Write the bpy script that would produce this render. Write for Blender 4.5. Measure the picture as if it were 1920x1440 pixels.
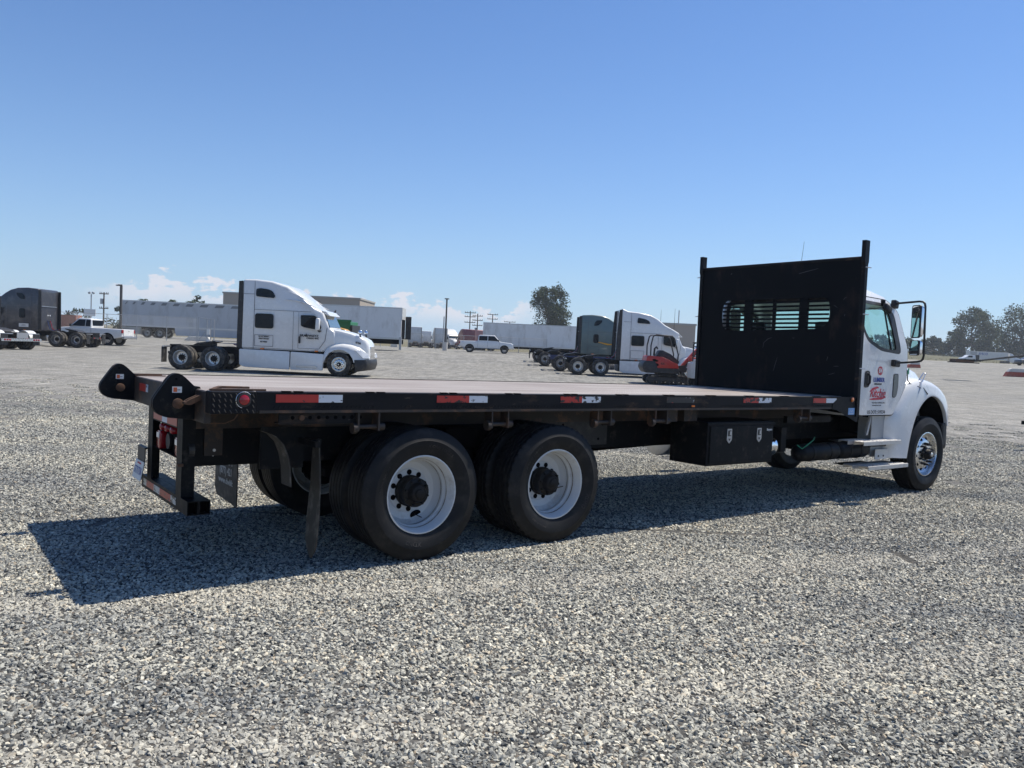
import bpy, bmesh, math, random
from mathutils import Vector, Matrix, Euler
from math import sin, cos, pi, radians as R
random.seed(7)
for o in list(bpy.data.objects): bpy.data.objects.remove(o)
S = bpy.context.scene
C = S.collection

# ------------------------------------------------------------------ camera, sky, sun, exposure
cam_d = bpy.data.cameras.new('camera'); cam = bpy.data.objects.new('camera', cam_d); C.objects.link(cam)
CAMZ = 1.75
PITCH, ROLL = -0.05218, 0.04564
fw = Vector((0, cos(PITCH), sin(PITCH)))
r0 = Vector((1, 0, 0)); u0 = r0.cross(fw)
rr = r0*cos(ROLL) + u0*sin(ROLL); uu = -r0*sin(ROLL) + u0*cos(ROLL)
cam.matrix_world = Matrix(((rr.x, uu.x, -fw.x, 0), (rr.y, uu.y, -fw.y, 0), (rr.z, uu.z, -fw.z, CAMZ), (0, 0, 0, 1)))
cam_d.sensor_fit = 'HORIZONTAL'; cam_d.sensor_width = 36; cam_d.lens = 36*1498.6/1920
cam_d.clip_end = 9000; cam_d.clip_start = .05
S.camera = cam

SUN = Vector((0.4154, 0.2853, 0.8637)).normalized()      # towards the sun
SUN_EL = math.asin(SUN.z); SUN_AZ = math.atan2(SUN.x, SUN.y)
world = bpy.data.worlds.new('World'); S.world = world; world.use_nodes = True
nt = world.node_tree; nt.nodes.clear()
def WN(t, **k):
    n = nt.nodes.new(t)
    for a, b in k.items(): setattr(n, a, b)
    return n
out = WN('ShaderNodeOutputWorld'); bg = WN('ShaderNodeBackground')
sky = WN('ShaderNodeTexSky'); sky.sky_type = 'NISHITA'; sky.sun_disc = False
sky.sun_elevation = SUN_EL; sky.sun_rotation = SUN_AZ
sky.altitude = 50; sky.air_density = 1.0; sky.dust_density = 0.3; sky.ozone_density = 3.0
tint = WN('ShaderNodeMix', data_type='RGBA', blend_type='MULTIPLY'); tint.inputs[0].default_value = 1
tint.inputs[7].default_value = (0.73, 1.0, 1.34, 1)
nt.links.new(sky.outputs[0], tint.inputs[6])
# pale summer haze low in the sky, all the way round
hz = WN('ShaderNodeMix', data_type='RGBA')
# low cumulus far away, a band just above the horizon
tc = WN('ShaderNodeTexCoord'); sx = WN('ShaderNodeSeparateXYZ'); nt.links.new(tc.outputs['Generated'], sx.inputs[0])
def wmath(op, a, b=None, c=None, clamp=False):
    n = WN('ShaderNodeMath', operation=op); n.use_clamp = clamp
    for i, v in enumerate((a, b, c)):
        if v is None: continue
        if isinstance(v, (int, float)): n.inputs[i].default_value = v
        else: nt.links.new(v, n.inputs[i])
    return n.outputs[0]
def wramp(v, a, b, lo=0., hi=1.):
    n = WN('ShaderNodeMapRange'); n.interpolation_type = 'SMOOTHSTEP'
    nt.links.new(v, n.inputs[0]); n.inputs[1].default_value = a; n.inputs[2].default_value = b
    n.inputs[3].default_value = lo; n.inputs[4].default_value = hi
    return n.outputs[0]
hzf = wmath('MULTIPLY', wmath('POWER', 2.718, wmath('MULTIPLY', wmath('MAXIMUM', sx.outputs[2], 0.0), -7.5)), .86)
nt.links.new(hzf, hz.inputs[0]); nt.links.new(tint.outputs[2], hz.inputs[6]); hz.inputs[7].default_value = (4.9, 6.6, 8.5, 1)
az = wmath('ARCTAN2', sx.outputs[0], sx.outputs[1]); el = sx.outputs[2]
cv = WN('ShaderNodeCombineXYZ'); nt.links.new(az, cv.inputs[0]); nt.links.new(wmath('MULTIPLY', el, 2.1), cv.inputs[1])
n1 = WN('ShaderNodeTexNoise', noise_dimensions='3D'); nt.links.new(cv.outputs[0], n1.inputs['Vector'])
n1.inputs['Scale'].default_value = 30; n1.inputs['Detail'].default_value = 7; n1.inputs['Roughness'].default_value = .58
n2 = WN('ShaderNodeTexNoise', noise_dimensions='1D'); nt.links.new(az, n2.inputs['W']); n2.inputs['Scale'].default_value = 9.0; n2.inputs['Detail'].default_value = 3
# the cloud tops rise and fall along the horizon; sharp tops, soft bases
top = wmath('ADD', wmath('MULTIPLY', n2.outputs[0], .070), .013)
hgt = wmath('DIVIDE', el, top)
cover = wmath('SUBTRACT', wmath('ADD', n1.outputs[0], .18), wmath('MULTIPLY', wmath('POWER', wmath('MAXIMUM', hgt, .0), 2.6), .19))
cl = wramp(cover, .50, .57)
cl = wmath('MULTIPLY', cl, wramp(hgt, .25, .85))
cl = wmath('MULTIPLY', cl, wramp(el, 0.0, .03))
azm = wmath('MULTIPLY', wramp(az, -.52, -.42), wramp(az, -.01, .06, 1, 0))
azm = wmath('MAXIMUM', azm, wmath('MULTIPLY', wramp(az, 1.1, 1.5), wramp(az, 2.6, 3.0, 1, 0)))
cl = wmath('MULTIPLY', wmath('MULTIPLY', cl, azm), .80)
cmix = WN('ShaderNodeMix', data_type='RGBA'); nt.links.new(cl, cmix.inputs[0]); nt.links.new(hz.outputs[2], cmix.inputs[6])
cmix.inputs[7].default_value = (8.0, 7.9, 8.5, 1)
nt.links.new(cmix.outputs[2], bg.inputs[0]); bg.inputs[1].default_value = 0.078
nt.links.new(bg.outputs[0], out.inputs[0])

sd = bpy.data.lights.new('sun', 'SUN'); sun = bpy.data.objects.new('sun', sd); C.objects.link(sun)
sd.energy = 5.0; sd.angle = R(.53); sd.color = (1, .94, .83)
sun.rotation_euler = SUN.to_track_quat('Z', 'Y').to_euler()
sun.location = (0, 0, 30)
S.view_settings.view_transform = 'Standard'; S.view_settings.look = 'None'
S.view_settings.gamma = 1; S.view_settings.exposure = 0.36; S.view_settings.use_curve_mapping = False
S.render.engine = 'CYCLES'; S.cycles.max_bounces = 8
S.render.resolution_x = 1024; S.render.resolution_y = 768

# ------------------------------------------------------------------ helpers
def sm(a, b, t):
    t = max(0., min(1., (t-a)/(b-a))); return t*t*(3-2*t)
TRUCK = Matrix(((0.797145, -0.603788, -4.5e-05, -1.3608), (0.603708, 0.797038, 0.016364, 6.9364),
                (-0.009844, -0.013072, 0.999866, 0.0481), (0, 0, 0, 1)))
def terrain(x, y):
    near = 0.0481 - 0.01637*(y-6.94)
    near = max(-.16, min(.22, near))
    k = sm(15, 33, math.hypot(x, y))
    far = .46*sm(46, 80, y) + 1.25*sm(15, 75, x)*sm(55, 130, y) + .35*sm(80, 200, y) - .75*sm(101, 138, y)*(1-sm(4, 30, x))
    return near*(1-k) + far*k

class MB:
    def __init__(s): s.v = []; s.f = []; s.m = []
    def add(s, vs, fs, mi=0):
        n = len(s.v); s.v += [tuple(p) for p in vs]
        for f in fs: s.f.append(tuple(i+n for i in f)); s.m.append(mi)
        return s
    def box(s, x0, x1, y0, y1, z0, z1, mi=0):
        v = [(x, y, z) for x in (x0, x1) for y in (y0, y1) for z in (z0, z1)]
        return s.add(v, [(0,1,3,2),(4,6,7,5),(0,4,5,1),(2,3,7,6),(0,2,6,4),(1,5,7,3)], mi)
    def obox(s, c, d, rot, mi=0):
        v = [Vector(c) + rot @ Vector((x*d[0]/2, y*d[1]/2, z*d[2]/2)) for x in (-1,1) for y in (-1,1) for z in (-1,1)]
        return s.add(v, [(0,1,3,2),(4,6,7,5),(0,4,5,1),(2,3,7,6),(0,2,6,4),(1,5,7,3)], mi)
    def prism(s, pts, ax, a, b, mi=0):
        def P(p, t):
            return {'x': (t, p[0], p[1]), 'y': (p[0], t, p[1]), 'z': (p[0], p[1], t)}[ax]
        n = len(pts); v = [P(p, a) for p in pts] + [P(p, b) for p in pts]
        f = [tuple(range(n-1, -1, -1)), tuple(range(n, 2*n))] + [(i, (i+1) % n, (i+1) % n+n, i+n) for i in range(n)]
        return s.add(v, f, mi)
    def loft(s, rings, caps=True, closed=True, mi=0, loop=False):
        n = len(rings[0]); v = [p for r_ in rings for p in r_]; f = []
        m = len(rings)
        for i in range(m if loop else m-1):
            j0 = i*n; j1 = ((i+1) % m)*n
            for k in range(n if closed else n-1):
                k2 = (k+1) % n; f.append((j0+k, j0+k2, j1+k2, j1+k))
        if caps and not loop and closed: f.append(tuple(range(n-1, -1, -1))); f.append(tuple(range((m-1)*n, m*n)))
        return s.add(v, f, mi)
    def lathe(s, prof, c=(0,0,0), n=24, mi=0, closed=False, ax='y'):
        rings = []
        for (r_, y) in prof:
            ring = []
            for k in range(n):
                a = 2*pi*k/n
                p = (r_*cos(a), y, r_*sin(a)) if ax == 'y' else ((y, r_*cos(a), r_*sin(a)) if ax == 'x' else (r_*cos(a), r_*sin(a), y))
                ring.append((p[0]+c[0], p[1]+c[1], p[2]+c[2]))
            rings.append(ring)
        return s.loft(rings, caps=not closed, mi=mi, loop=closed)
    def tube(s, path, r_, n=8, mi=0, loop=False):
        path = [Vector(p) for p in path]; rings = []; m = len(path)
        prev = None
        for i, p in enumerate(path):
            if loop: t = (path[(i+1) % m]-path[i-1])
            else: t = path[min(i+1, m-1)] - path[max(i-1, 0)]
            t.normalize()
            if prev is None:
                a = Vector((0,0,1)) if abs(t.z) < .9 else Vector((1,0,0))
                u = t.cross(a).normalized()
            else: u = (prev - t*prev.dot(t)).normalized()
            prev = u; w = t.cross(u)
            rad = r_[i] if isinstance(r_, (list, tuple)) else r_
            rings.append([p + (u*cos(2*pi*k/n) + w*sin(2*pi*k/n))*rad for k in range(n)])
        return s.loft(rings, mi=mi, loop=loop)
    def cyl(s, p0, p1, r_, n=12, mi=0, r2=None):
        return s.tube([p0, p1], [r_, r_ if r2 is None else r2], n, mi)
    def build(s, name, mats, parent=None, smooth=None, bevel=0, seg=2, fn=None, loc=None):
        me = bpy.data.meshes.new(name)
        me.from_pydata([tuple(p) for p in s.v], [], s.f)
        if not isinstance(mats, (list, tuple)): mats = [mats]
        for m in mats: me.materials.append(m)
        me.polygons.foreach_set('material_index', s.m)
        bm = bmesh.new(); bm.from_mesh(me)
        bmesh.ops.recalc_face_normals(bm, faces=bm.faces)
        if bevel:
            es = [e for e in bm.edges if len(e.link_faces) == 2 and e.calc_face_angle(0) > R(28)]
            if es: bmesh.ops.bevel(bm, geom=es, offset=bevel, segments=seg, affect='EDGES', profile=.5, clamp_overlap=True)
        if fn:
            for v in bm.verts: v.co = fn(v.co)
        bm.to_mesh(me); bm.free()
        if smooth:
            me.polygons.foreach_set('use_smooth', [True]*len(me.polygons))
            me.set_sharp_from_angle(angle=R(smooth))
        me.update()
        return link(name, me, parent, loc)
def link(name, me, parent=None, loc=None):
    o = bpy.data.objects.new(name, me); C.objects.link(o)
    if parent: o.parent = parent
    if loc is not None: o.location = loc
    return o
def thing(name, label, cat, loc=(0,0,0), rz=0, group=None):
    o = bpy.data.objects.new(name, None); C.objects.link(o); o.location = loc; o.rotation_euler = (0, 0, rz)
    o.empty_display_size = .3
    return tag(o, label, cat, group)
def tag(o, label, cat, group=None):
    o['label'] = label; o['category'] = cat
    if group: o['group'] = group
    return o
def struct(o): o['kind'] = 'structure'; return o
def stuff(o): o['kind'] = 'stuff'; return o
def kids(o): return [c for c in bpy.data.objects if c.parent == o]
def dup(o, parent=None):
    c = o.copy(); C.objects.link(c); c.parent = parent
    for ch in o.children: dup(ch, c)
    return c
def rrect(x0, x1, z0, z1, r_, n=4):
    p = []
    for (cx, cz, a0) in ((x1-r_, z1-r_, 0), (x0+r_, z1-r_, 90), (x0+r_, z0+r_, 180), (x1-r_, z0+r_, 270)):
        for k in range(n+1):
            a = R(a0+90*k/n); p.append((cx+r_*cos(a), cz+r_*sin(a)))
    return p
def roundpoly(pts, r_, n=3):
    out_ = []; m = len(pts)
    for i in range(m):
        p = Vector(pts[i]); a = Vector(pts[i-1])-p; b = Vector(pts[(i+1) % m])-p
        rad = min(r_, a.length*.45, b.length*.45); a.normalize(); b.normalize()
        q0 = p+a*rad; q1 = p+b*rad
        for k in range(n+1):
            t = k/n; q = q0*(1-t)**2 + p*2*t*(1-t) + q1*t*t; out_.append((q.x, q.y))
    return out_
def resample(pts, n, c):
    """points of a closed outline at n even angles about c"""
    res = []; m = len(pts)
    for k in range(n):
        a = 2*pi*k/n; d = Vector((cos(a), sin(a))); best = None
        for i in range(m):
            p = Vector(pts[i])-Vector(c); q = Vector(pts[(i+1) % m])-Vector(c); e = q-p
            den = d.x*e.y-d.y*e.x
            if abs(den) < 1e-9: continue
            t = (p.x*e.y-p.y*e.x)/den; s_ = (p.x*d.y-p.y*d.x)/den
            if t > 0 and -1e-6 <= s_ <= 1+1e-6 and (best is None or t > best): best = t
        res.append((c[0]+d.x*best, c[1]+d.y*best))
    return res
def ring_panel(mb, outer, inner, fmap, th, n=64, mi=0, c=None):
    """a panel with an opening; fmap(u, v) -> point, normal; th = thickness towards the inside"""
    if c is None: c = (sum(p[0] for p in inner)/len(inner), sum(p[1] for p in inner)/len(inner))
    A = resample(outer, n, c); B = resample(inner, n, c)
    def off(p, t):
        q, nn = fmap(*p); return Vector(q) - Vector(nn)*t
    mb.loft([[off(p, 0) for p in A], [off(p, 0) for p in B], [off(p, th) for p in B], [off(p, th) for p in A]], loop=True, mi=mi)
def text(s, size, mat_, parent, o, right, up, name='lettering', ext=.001, sx_=1., shear=0., align='CENTER', bold=0.):
    cu = bpy.data.curves.new(name, 'FONT'); cu.body = s; cu.size = size; cu.extrude = ext; cu.align_x = align; cu.align_y = 'CENTER'
    cu.shear = shear; cu.offset = bold; cu.resolution_u = 2
    t = bpy.data.objects.new('tmp', cu); C.objects.link(t); bpy.context.view_layer.update()
    dg = bpy.context.evaluated_depsgraph_get()
    me = bpy.data.meshes.new_from_object(t.evaluated_get(dg)); bpy.data.objects.remove(t); bpy.data.curves.remove(cu)
    rt = Vector(right).normalized(); up_ = Vector(up).normalized(); nn = rt.cross(up_)
    M = Matrix(((rt.x*sx_, up_.x, nn.x, o[0]), (rt.y*sx_, up_.y, nn.y, o[1]), (rt.z*sx_, up_.z, nn.z, o[2]), (0,0,0,1)))
    me.transform(M); me.materials.clear(); me.materials.append(mat_); me.name = name
    return link(name, me, parent)
def strokes(mb, lines, w, o, right, up, mi=0, th=.001):
    """flat brush strokes (a list of polylines in the plane) as thin raised strips"""
    rt = Vector(right); up_ = Vector(up); nn = rt.cross(up_)
    for ln in lines:
        ps = [Vector(p[:2]) for p in ln]; ws = [(p[2] if len(p) > 2 else 1)*w/2 for p in ln]
        L = []; Rr = []
        for i, p in enumerate(ps):
            t = (ps[min(i+1, len(ps)-1)]-ps[max(i-1, 0)]).normalized(); nrm = Vector((-t.y, t.x))
            L.append(p+nrm*ws[i]); Rr.append(p-nrm*ws[i])
        f = lambda q, h: Vector(o)+rt*q.x+up_*q.y+nn*h
        mb.loft([[f(L[i], th), f(Rr[i], th), f(Rr[i], 0), f(L[i], 0)] for i in range(len(ps))], mi=mi)

# ------------------------------------------------------------------ materials
def mat(name, col, rough=.5, metal=0., var=.12, vs=3., bump=0., bs=60., dirt=None, coat=0., spec=.5, coord='Object', stretch=None, rvar=.1):
    m = bpy.data.materials.new(name); m.use_nodes = True; t = m.node_tree; N = t.nodes; L = t.links
    b = N['Principled BSDF']; b.inputs['Roughness'].default_value = rough; b.inputs['Metallic'].default_value = metal
    b.inputs['Specular IOR Level'].default_value = spec
    if coat: b.inputs['Coat Weight'].default_value = coat; b.inputs['Coat Roughness'].default_value = .08
    tc_ = N.new('ShaderNodeTexCoord'); mp = N.new('ShaderNodeMapping'); L.new(tc_.outputs[coord], mp.inputs[0])
    if stretch: mp.inputs['Scale'].default_value = stretch
    def noise(s_, d=5, r_=.6):
        n = N.new('ShaderNodeTexNoise'); n.inputs['Scale'].default_value = s_; n.inputs['Detail'].default_value = d; n.inputs['Roughness'].default_value = r_
        L.new(mp.outputs[0], n.inputs['Vector']); return n.outputs[0]
    mx = N.new('ShaderNodeMix'); mx.data_type = 'RGBA'
    c = Vector(col); lo = [max(0, x*(1-var)) for x in col]; hi = [min(1, x*(1+var)) for x in col]
    mx.inputs[6].default_value = (*lo, 1); mx.inputs[7].default_value = (*hi, 1); nz = noise(vs)
    L.new(nz, mx.inputs[0]); cur = mx.outputs[2]
    if dirt:
        for (dc, amt, ds, th) in (dirt if isinstance(dirt, list) else [dirt]):
            rp = N.new('ShaderNodeMapRange'); rp.inputs[1].default_value = th; rp.inputs[2].default_value = th+.16; rp.inputs[4].default_value = amt
            L.new(noise(ds, 8, .68), rp.inputs[0]); m2 = N.new('ShaderNodeMix'); m2.data_type = 'RGBA'
            L.new(rp.outputs[0], m2.inputs[0]); L.new(cur, m2.inputs[6]); m2.inputs[7].default_value = (*dc, 1); cur = m2.outputs[2]
    L.new(cur, b.inputs['Base Color'])
    rv = N.new('ShaderNodeMapRange'); rv.inputs[3].default_value = max(0.02, rough-rvar); rv.inputs[4].default_value = min(1, rough+rvar)
    L.new(noise(vs*4), rv.inputs[0]); L.new(rv.outputs[0], b.inputs['Roughness'])
    if bump:
        bn = N.new('ShaderNodeBump'); bn.inputs['Strength'].default_value = 1; bn.inputs['Distance'].default_value = bump
        L.new(noise(bs, 4), bn.inputs['Height']); L.new(bn.outputs[0], b.inputs['Normal'])
    return m
def glass(name, col=(.35,.55,.5), alpha=.55, rough=.02):
    m = bpy.data.materials.new(name); m.use_nodes = True; t = m.node_tree; N = t.nodes; L = t.links; N.clear()
    o = N.new('ShaderNodeOutputMaterial'); tr = N.new('ShaderNodeBsdfTransparent'); gl = N.new('ShaderNodeBsdfGlossy')
    tr.inputs[0].default_value = (*[1-(1-c)*alpha for c in col], 1); gl.inputs['Roughness'].default_value = rough
    fr = N.new('ShaderNodeFresnel'); fr.inputs[0].default_value = 1.5
    ge = N.new('ShaderNodeNewGeometry'); mu = N.new('ShaderNodeMath'); mu.operation = 'MULTIPLY_ADD'; L.new(ge.outputs['Backfacing'], mu.inputs[0]); mu.inputs[1].default_value = -1; mu.inputs[2].default_value = 1
    m3 = N.new('ShaderNodeMath'); m3.operation = 'MULTIPLY'; L.new(fr.outputs[0], m3.inputs[0]); L.new(mu.outputs[0], m3.inputs[1])
    mx = N.new('ShaderNodeMixShader'); L.new(m3.outputs[0], mx.inputs[0]); L.new(tr.outputs[0], mx.inputs[1]); L.new(gl.outputs[0], mx.inputs[2])
    L.new(mx.outputs[0], o.inputs[0]); return m
RUST = (.16, .075, .035); DUST = (.30, .27, .22)
M = {}
M['white'] = mat('white_truck_paint', (.72,.72,.71), .26, var=.03, vs=1.5, dirt=((.45,.42,.36), .25, 2.2, .55), coat=.6)
M['white2'] = mat('dusty_white_paint', (.60,.60,.58), .36, var=.06, vs=1.2, dirt=((.38,.35,.30), .4, 1.6, .5), coat=.25)
M['grey'] = mat('charcoal_metallic_paint', (.055,.055,.065), .35, metal=.3, var=.15, dirt=(DUST, .16, 3, .5), coat=.4)
M['green'] = mat('grey_green_paint', (.105,.155,.155), .35, var=.1, dirt=(DUST, .18, 2, .5), coat=.4)
M['maroon'] = mat('maroon_paint', (.16,.02,.03), .35, var=.15, dirt=(DUST, .18, 2, .5), coat=.3)
M['pink'] = mat('faded_pink_paint', (.42,.19,.17), .45, var=.15, dirt=(DUST, .3, 2, .5))
M['blue'] = mat('deep_blue_paint', (.02,.035,.13), .35, var=.15, dirt=(DUST, .15, 3, .55), coat=.3)
M['black'] = mat('black_frame_paint', (.006,.007,.009), .5, spec=.14, var=.3, vs=5, dirt=[((.06,.045,.035), .5, 5, .56), (DUST, .14, 9, .56)], bump=.0006, bs=80)
M['rack'] = mat('scuffed_black_steel_sheet', (.004,.005,.007), .5, spec=.10, var=.35, vs=2.2, dirt=[((.07,.042,.034), .5, 1.9, .56), ((.22,.22,.23), .5, 24, .69)], bump=.0008, bs=14, stretch=(1, 1, .5))
M['rail'] = mat('worn_black_rail_paint', (.009,.009,.011), .5, spec=.16, var=.4, vs=6, dirt=[((.12,.075,.045), .55, 4.5, .56), ((.28,.24,.2), .4, 18, .63)], bump=.001, bs=50, stretch=(.5, 1, 1.6))
M['rust'] = mat('rusty_steel', (.11,.055,.03), .75, var=.4, vs=9, dirt=[((.03,.022,.02), .8, 6, .5), ((.26,.17,.11), .5, 14, .6)], bump=.0015, bs=60)
M['rustb'] = mat('rust_stained_black_steel', (.03,.022,.018), .6, var=.4, vs=7, dirt=[(RUST, .8, 5, .52)], bump=.001, bs=50)
M['rubber'] = mat('tyre_rubber', (.011,.011,.012), .58, var=.3, vs=6, dirt=(DUST, .055, 7, .5), bump=.0006, bs=120, spec=.22)
M['rubberd'] = mat('dusty_tyre_rubber', (.03,.029,.028), .75, var=.25, vs=6, dirt=((.26,.23,.19), .45, 5, .48), spec=.3)
M['dustflap'] = mat('dusty_rubber', (.06,.053,.044), .8, var=.3, vs=8, dirt=(DUST, .5, 5, .5), spec=.2)
M['flap'] = mat('rubber_mud_flap', (.022,.022,.024), .6, var=.3, vs=8, dirt=(DUST, .3, 6, .5), spec=.3)
M['rimw'] = mat('white_wheel_paint', (.60,.61,.61), .42, var=.05, vs=5, dirt=[((.22,.19,.15), .55, 4.5, .58), ((.12,.06,.03), .6, 26, .69)], coat=.15)
M['alu'] = mat('polished_aluminium', (.76,.76,.75), .27, metal=1, var=.06, vs=6, dirt=((.4,.38,.35), .3, 6, .6), rvar=.06)
M['alud'] = mat('dull_aluminium', (.52,.52,.53), .38, metal=.9, var=.12, vs=6, dirt=((.3,.27,.22), .5, 6, .52))
M['step'] = mat('serrated_step_aluminium', (.62,.6,.57), .45, metal=.55, var=.12, vs=12, dirt=((.3,.27,.22), .5, 9, .55), bump=.002, bs=90)
M['chrome'] = mat('chrome', (.8,.82,.85), .06, metal=1, var=.03, rvar=.02)
M['hub'] = mat('greasy_black_hub', (.009,.008,.008), .5, spec=.25, var=.4, vs=20, dirt=((.05,.035,.025), .5, 14, .55), bump=.001, bs=90)
M['dark'] = mat('underbody_black', (.003,.003,.004), .8, spec=.05, var=.3, vs=6)
M['trim'] = mat('black_plastic_trim', (.018,.018,.02), .5, var=.2, vs=10, dirt=(DUST, .12, 7, .5))
M['red'] = mat('red_lens', (.30,.008,.016), .2, var=.1, vs=30, coat=.5)
M['amber'] = mat('amber_lens', (.65,.16,.02), .2, var=.1, vs=30, coat=.5)
M['clear'] = mat('clear_lens', (.7,.72,.74), .1, var=.05, coat=.8)
M['ink'] = mat('black_lettering', (.01,.01,.012), .5, var=.1)
M['inkr'] = mat('red_lettering', (.55,.02,.05), .45, var=.1)
M['inkb'] = mat('blue_lettering', (.02,.06,.32), .45, var=.1)
M['inkw'] = mat('worn_white_lettering', (.5,.5,.48), .6, var=.3, vs=30)
M['inkg'] = mat('grey_lettering', (.10,.10,.11), .5, var=.2)
M['stickw'] = mat('white_sticker', (.7,.7,.68), .5, var=.06, vs=20)
M['sticko'] = mat('orange_sticker', (.6,.12,.03), .5, var=.1, vs=20)
M['stickb'] = mat('light_blue_sticker', (.22,.42,.72), .4, var=.15, vs=12)
M['stickg'] = mat('green_sticker', (.03,.30,.16), .4, var=.15, vs=12)
M['dglass'] = mat('dark_tinted_glass', (.006,.010,.015), .08, var=.3, vs=2, spec=.22, rvar=.03)
M['glass'] = glass('cab_glass', (.62,.86,.80), .36)
M['mirror'] = mat('mirror_glass', (.75,.78,.78), .03, metal=1, var=.02, rvar=.01)
M['galv'] = mat('galvanised_steel', (.38,.39,.40), .5, metal=.5, var=.15, vs=5)
M['pole'] = mat('dark_painted_pole', (.07,.065,.06), .55, var=.15)
M['wood'] = mat('weathered_pole_wood', (.10,.075,.055), .85, var=.3, vs=4, stretch=(4, 4, .6))
M['trlr'] = mat('white_trailer_panels', (.66,.67,.67), .42, var=.08, vs=.8, dirt=((.33,.31,.28), .45, .9, .5), stretch=(1, 1, .35))
M['trlr2'] = mat('grey_trailer_panels', (.44,.46,.48), .42, var=.08, vs=.8, dirt=((.25,.24,.22), .4, .9, .5), stretch=(1, 1, .35))
M['conc'] = mat('concrete', (.34,.33,.31), .85, var=.15, vs=4, bump=.003, bs=30)
M['stucco'] = mat('tan_stucco', (.36,.31,.26), .85, var=.08, vs=.3)
M['brick'] = mat('red_brown_masonry', (.30,.13,.09), .85, var=.2, vs=2)
M['exc'] = mat('orange_red_machine_paint', (.46,.028,.022), .4, var=.12, vs=3, dirt=(DUST, .2, 5, .52))
M['yellow'] = mat('yellow_hood_paint', (.62,.30,.015), .35, var=.1, coat=.4)
M['dumpgr'] = mat('bright_green_paint', (.015,.17,.06), .4, var=.15)
M['barr'] = mat('red_barrier_paint', (.36,.075,.045), .7, var=.2, dirt=(DUST, .4, 3, .5))
M['barw'] = mat('white_barrier_paint', (.58,.56,.52), .7, var=.12, dirt=(DUST, .4, 3, .5))
# ------------------------------------------------------------------ special materials
def tape(name, col, wear):
    m = bpy.data.materials.new(name); m.use_nodes = True; t = m.node_tree; N = t.nodes; L = t.links; b = N['Principled BSDF']
    tc_ = N.new('ShaderNodeTexCoord'); mp = N.new('ShaderNodeMapping'); L.new(tc_.outputs['Object'], mp.inputs[0]); mp.inputs['Scale'].default_value = (1, 1, 1.6)
    n = N.new('ShaderNodeTexNoise'); n.inputs['Scale'].default_value = 17; n.inputs['Detail'].default_value = 6; n.inputs['Roughness'].default_value = .6; L.new(mp.outputs[0], n.inputs['Vector'])
    r_ = N.new('ShaderNodeMapRange'); r_.inputs[1].default_value = 1-wear-.015; r_.inputs[2].default_value = 1-wear+.015; L.new(n.outputs[0], r_.inputs[0])
    mx = N.new('ShaderNodeMix'); mx.data_type = 'RGBA'; L.new(r_.outputs[0], mx.inputs[0]); mx.inputs[6].default_value = (*col, 1); mx.inputs[7].default_value = (.015, .015, .018, 1)
    L.new(mx.outputs[2], b.inputs['Base Color']); b.inputs['Roughness'].default_value = .35
    return m
REDT, WHT = (.42, .028, .02), (.60, .64, .70)
def nodes_math(N, L):
    def f(op, a, b=None, c=None, clamp=False):
        n = N.new('ShaderNodeMath'); n.operation = op; n.use_clamp = clamp
        for i, v in enumerate((a, b, c)):
            if v is None: continue
            if isinstance(v, (int, float)): n.inputs[i].default_value = v
            else: L.new(v, n.inputs[i])
        return n.outputs[0]
    return f
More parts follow.
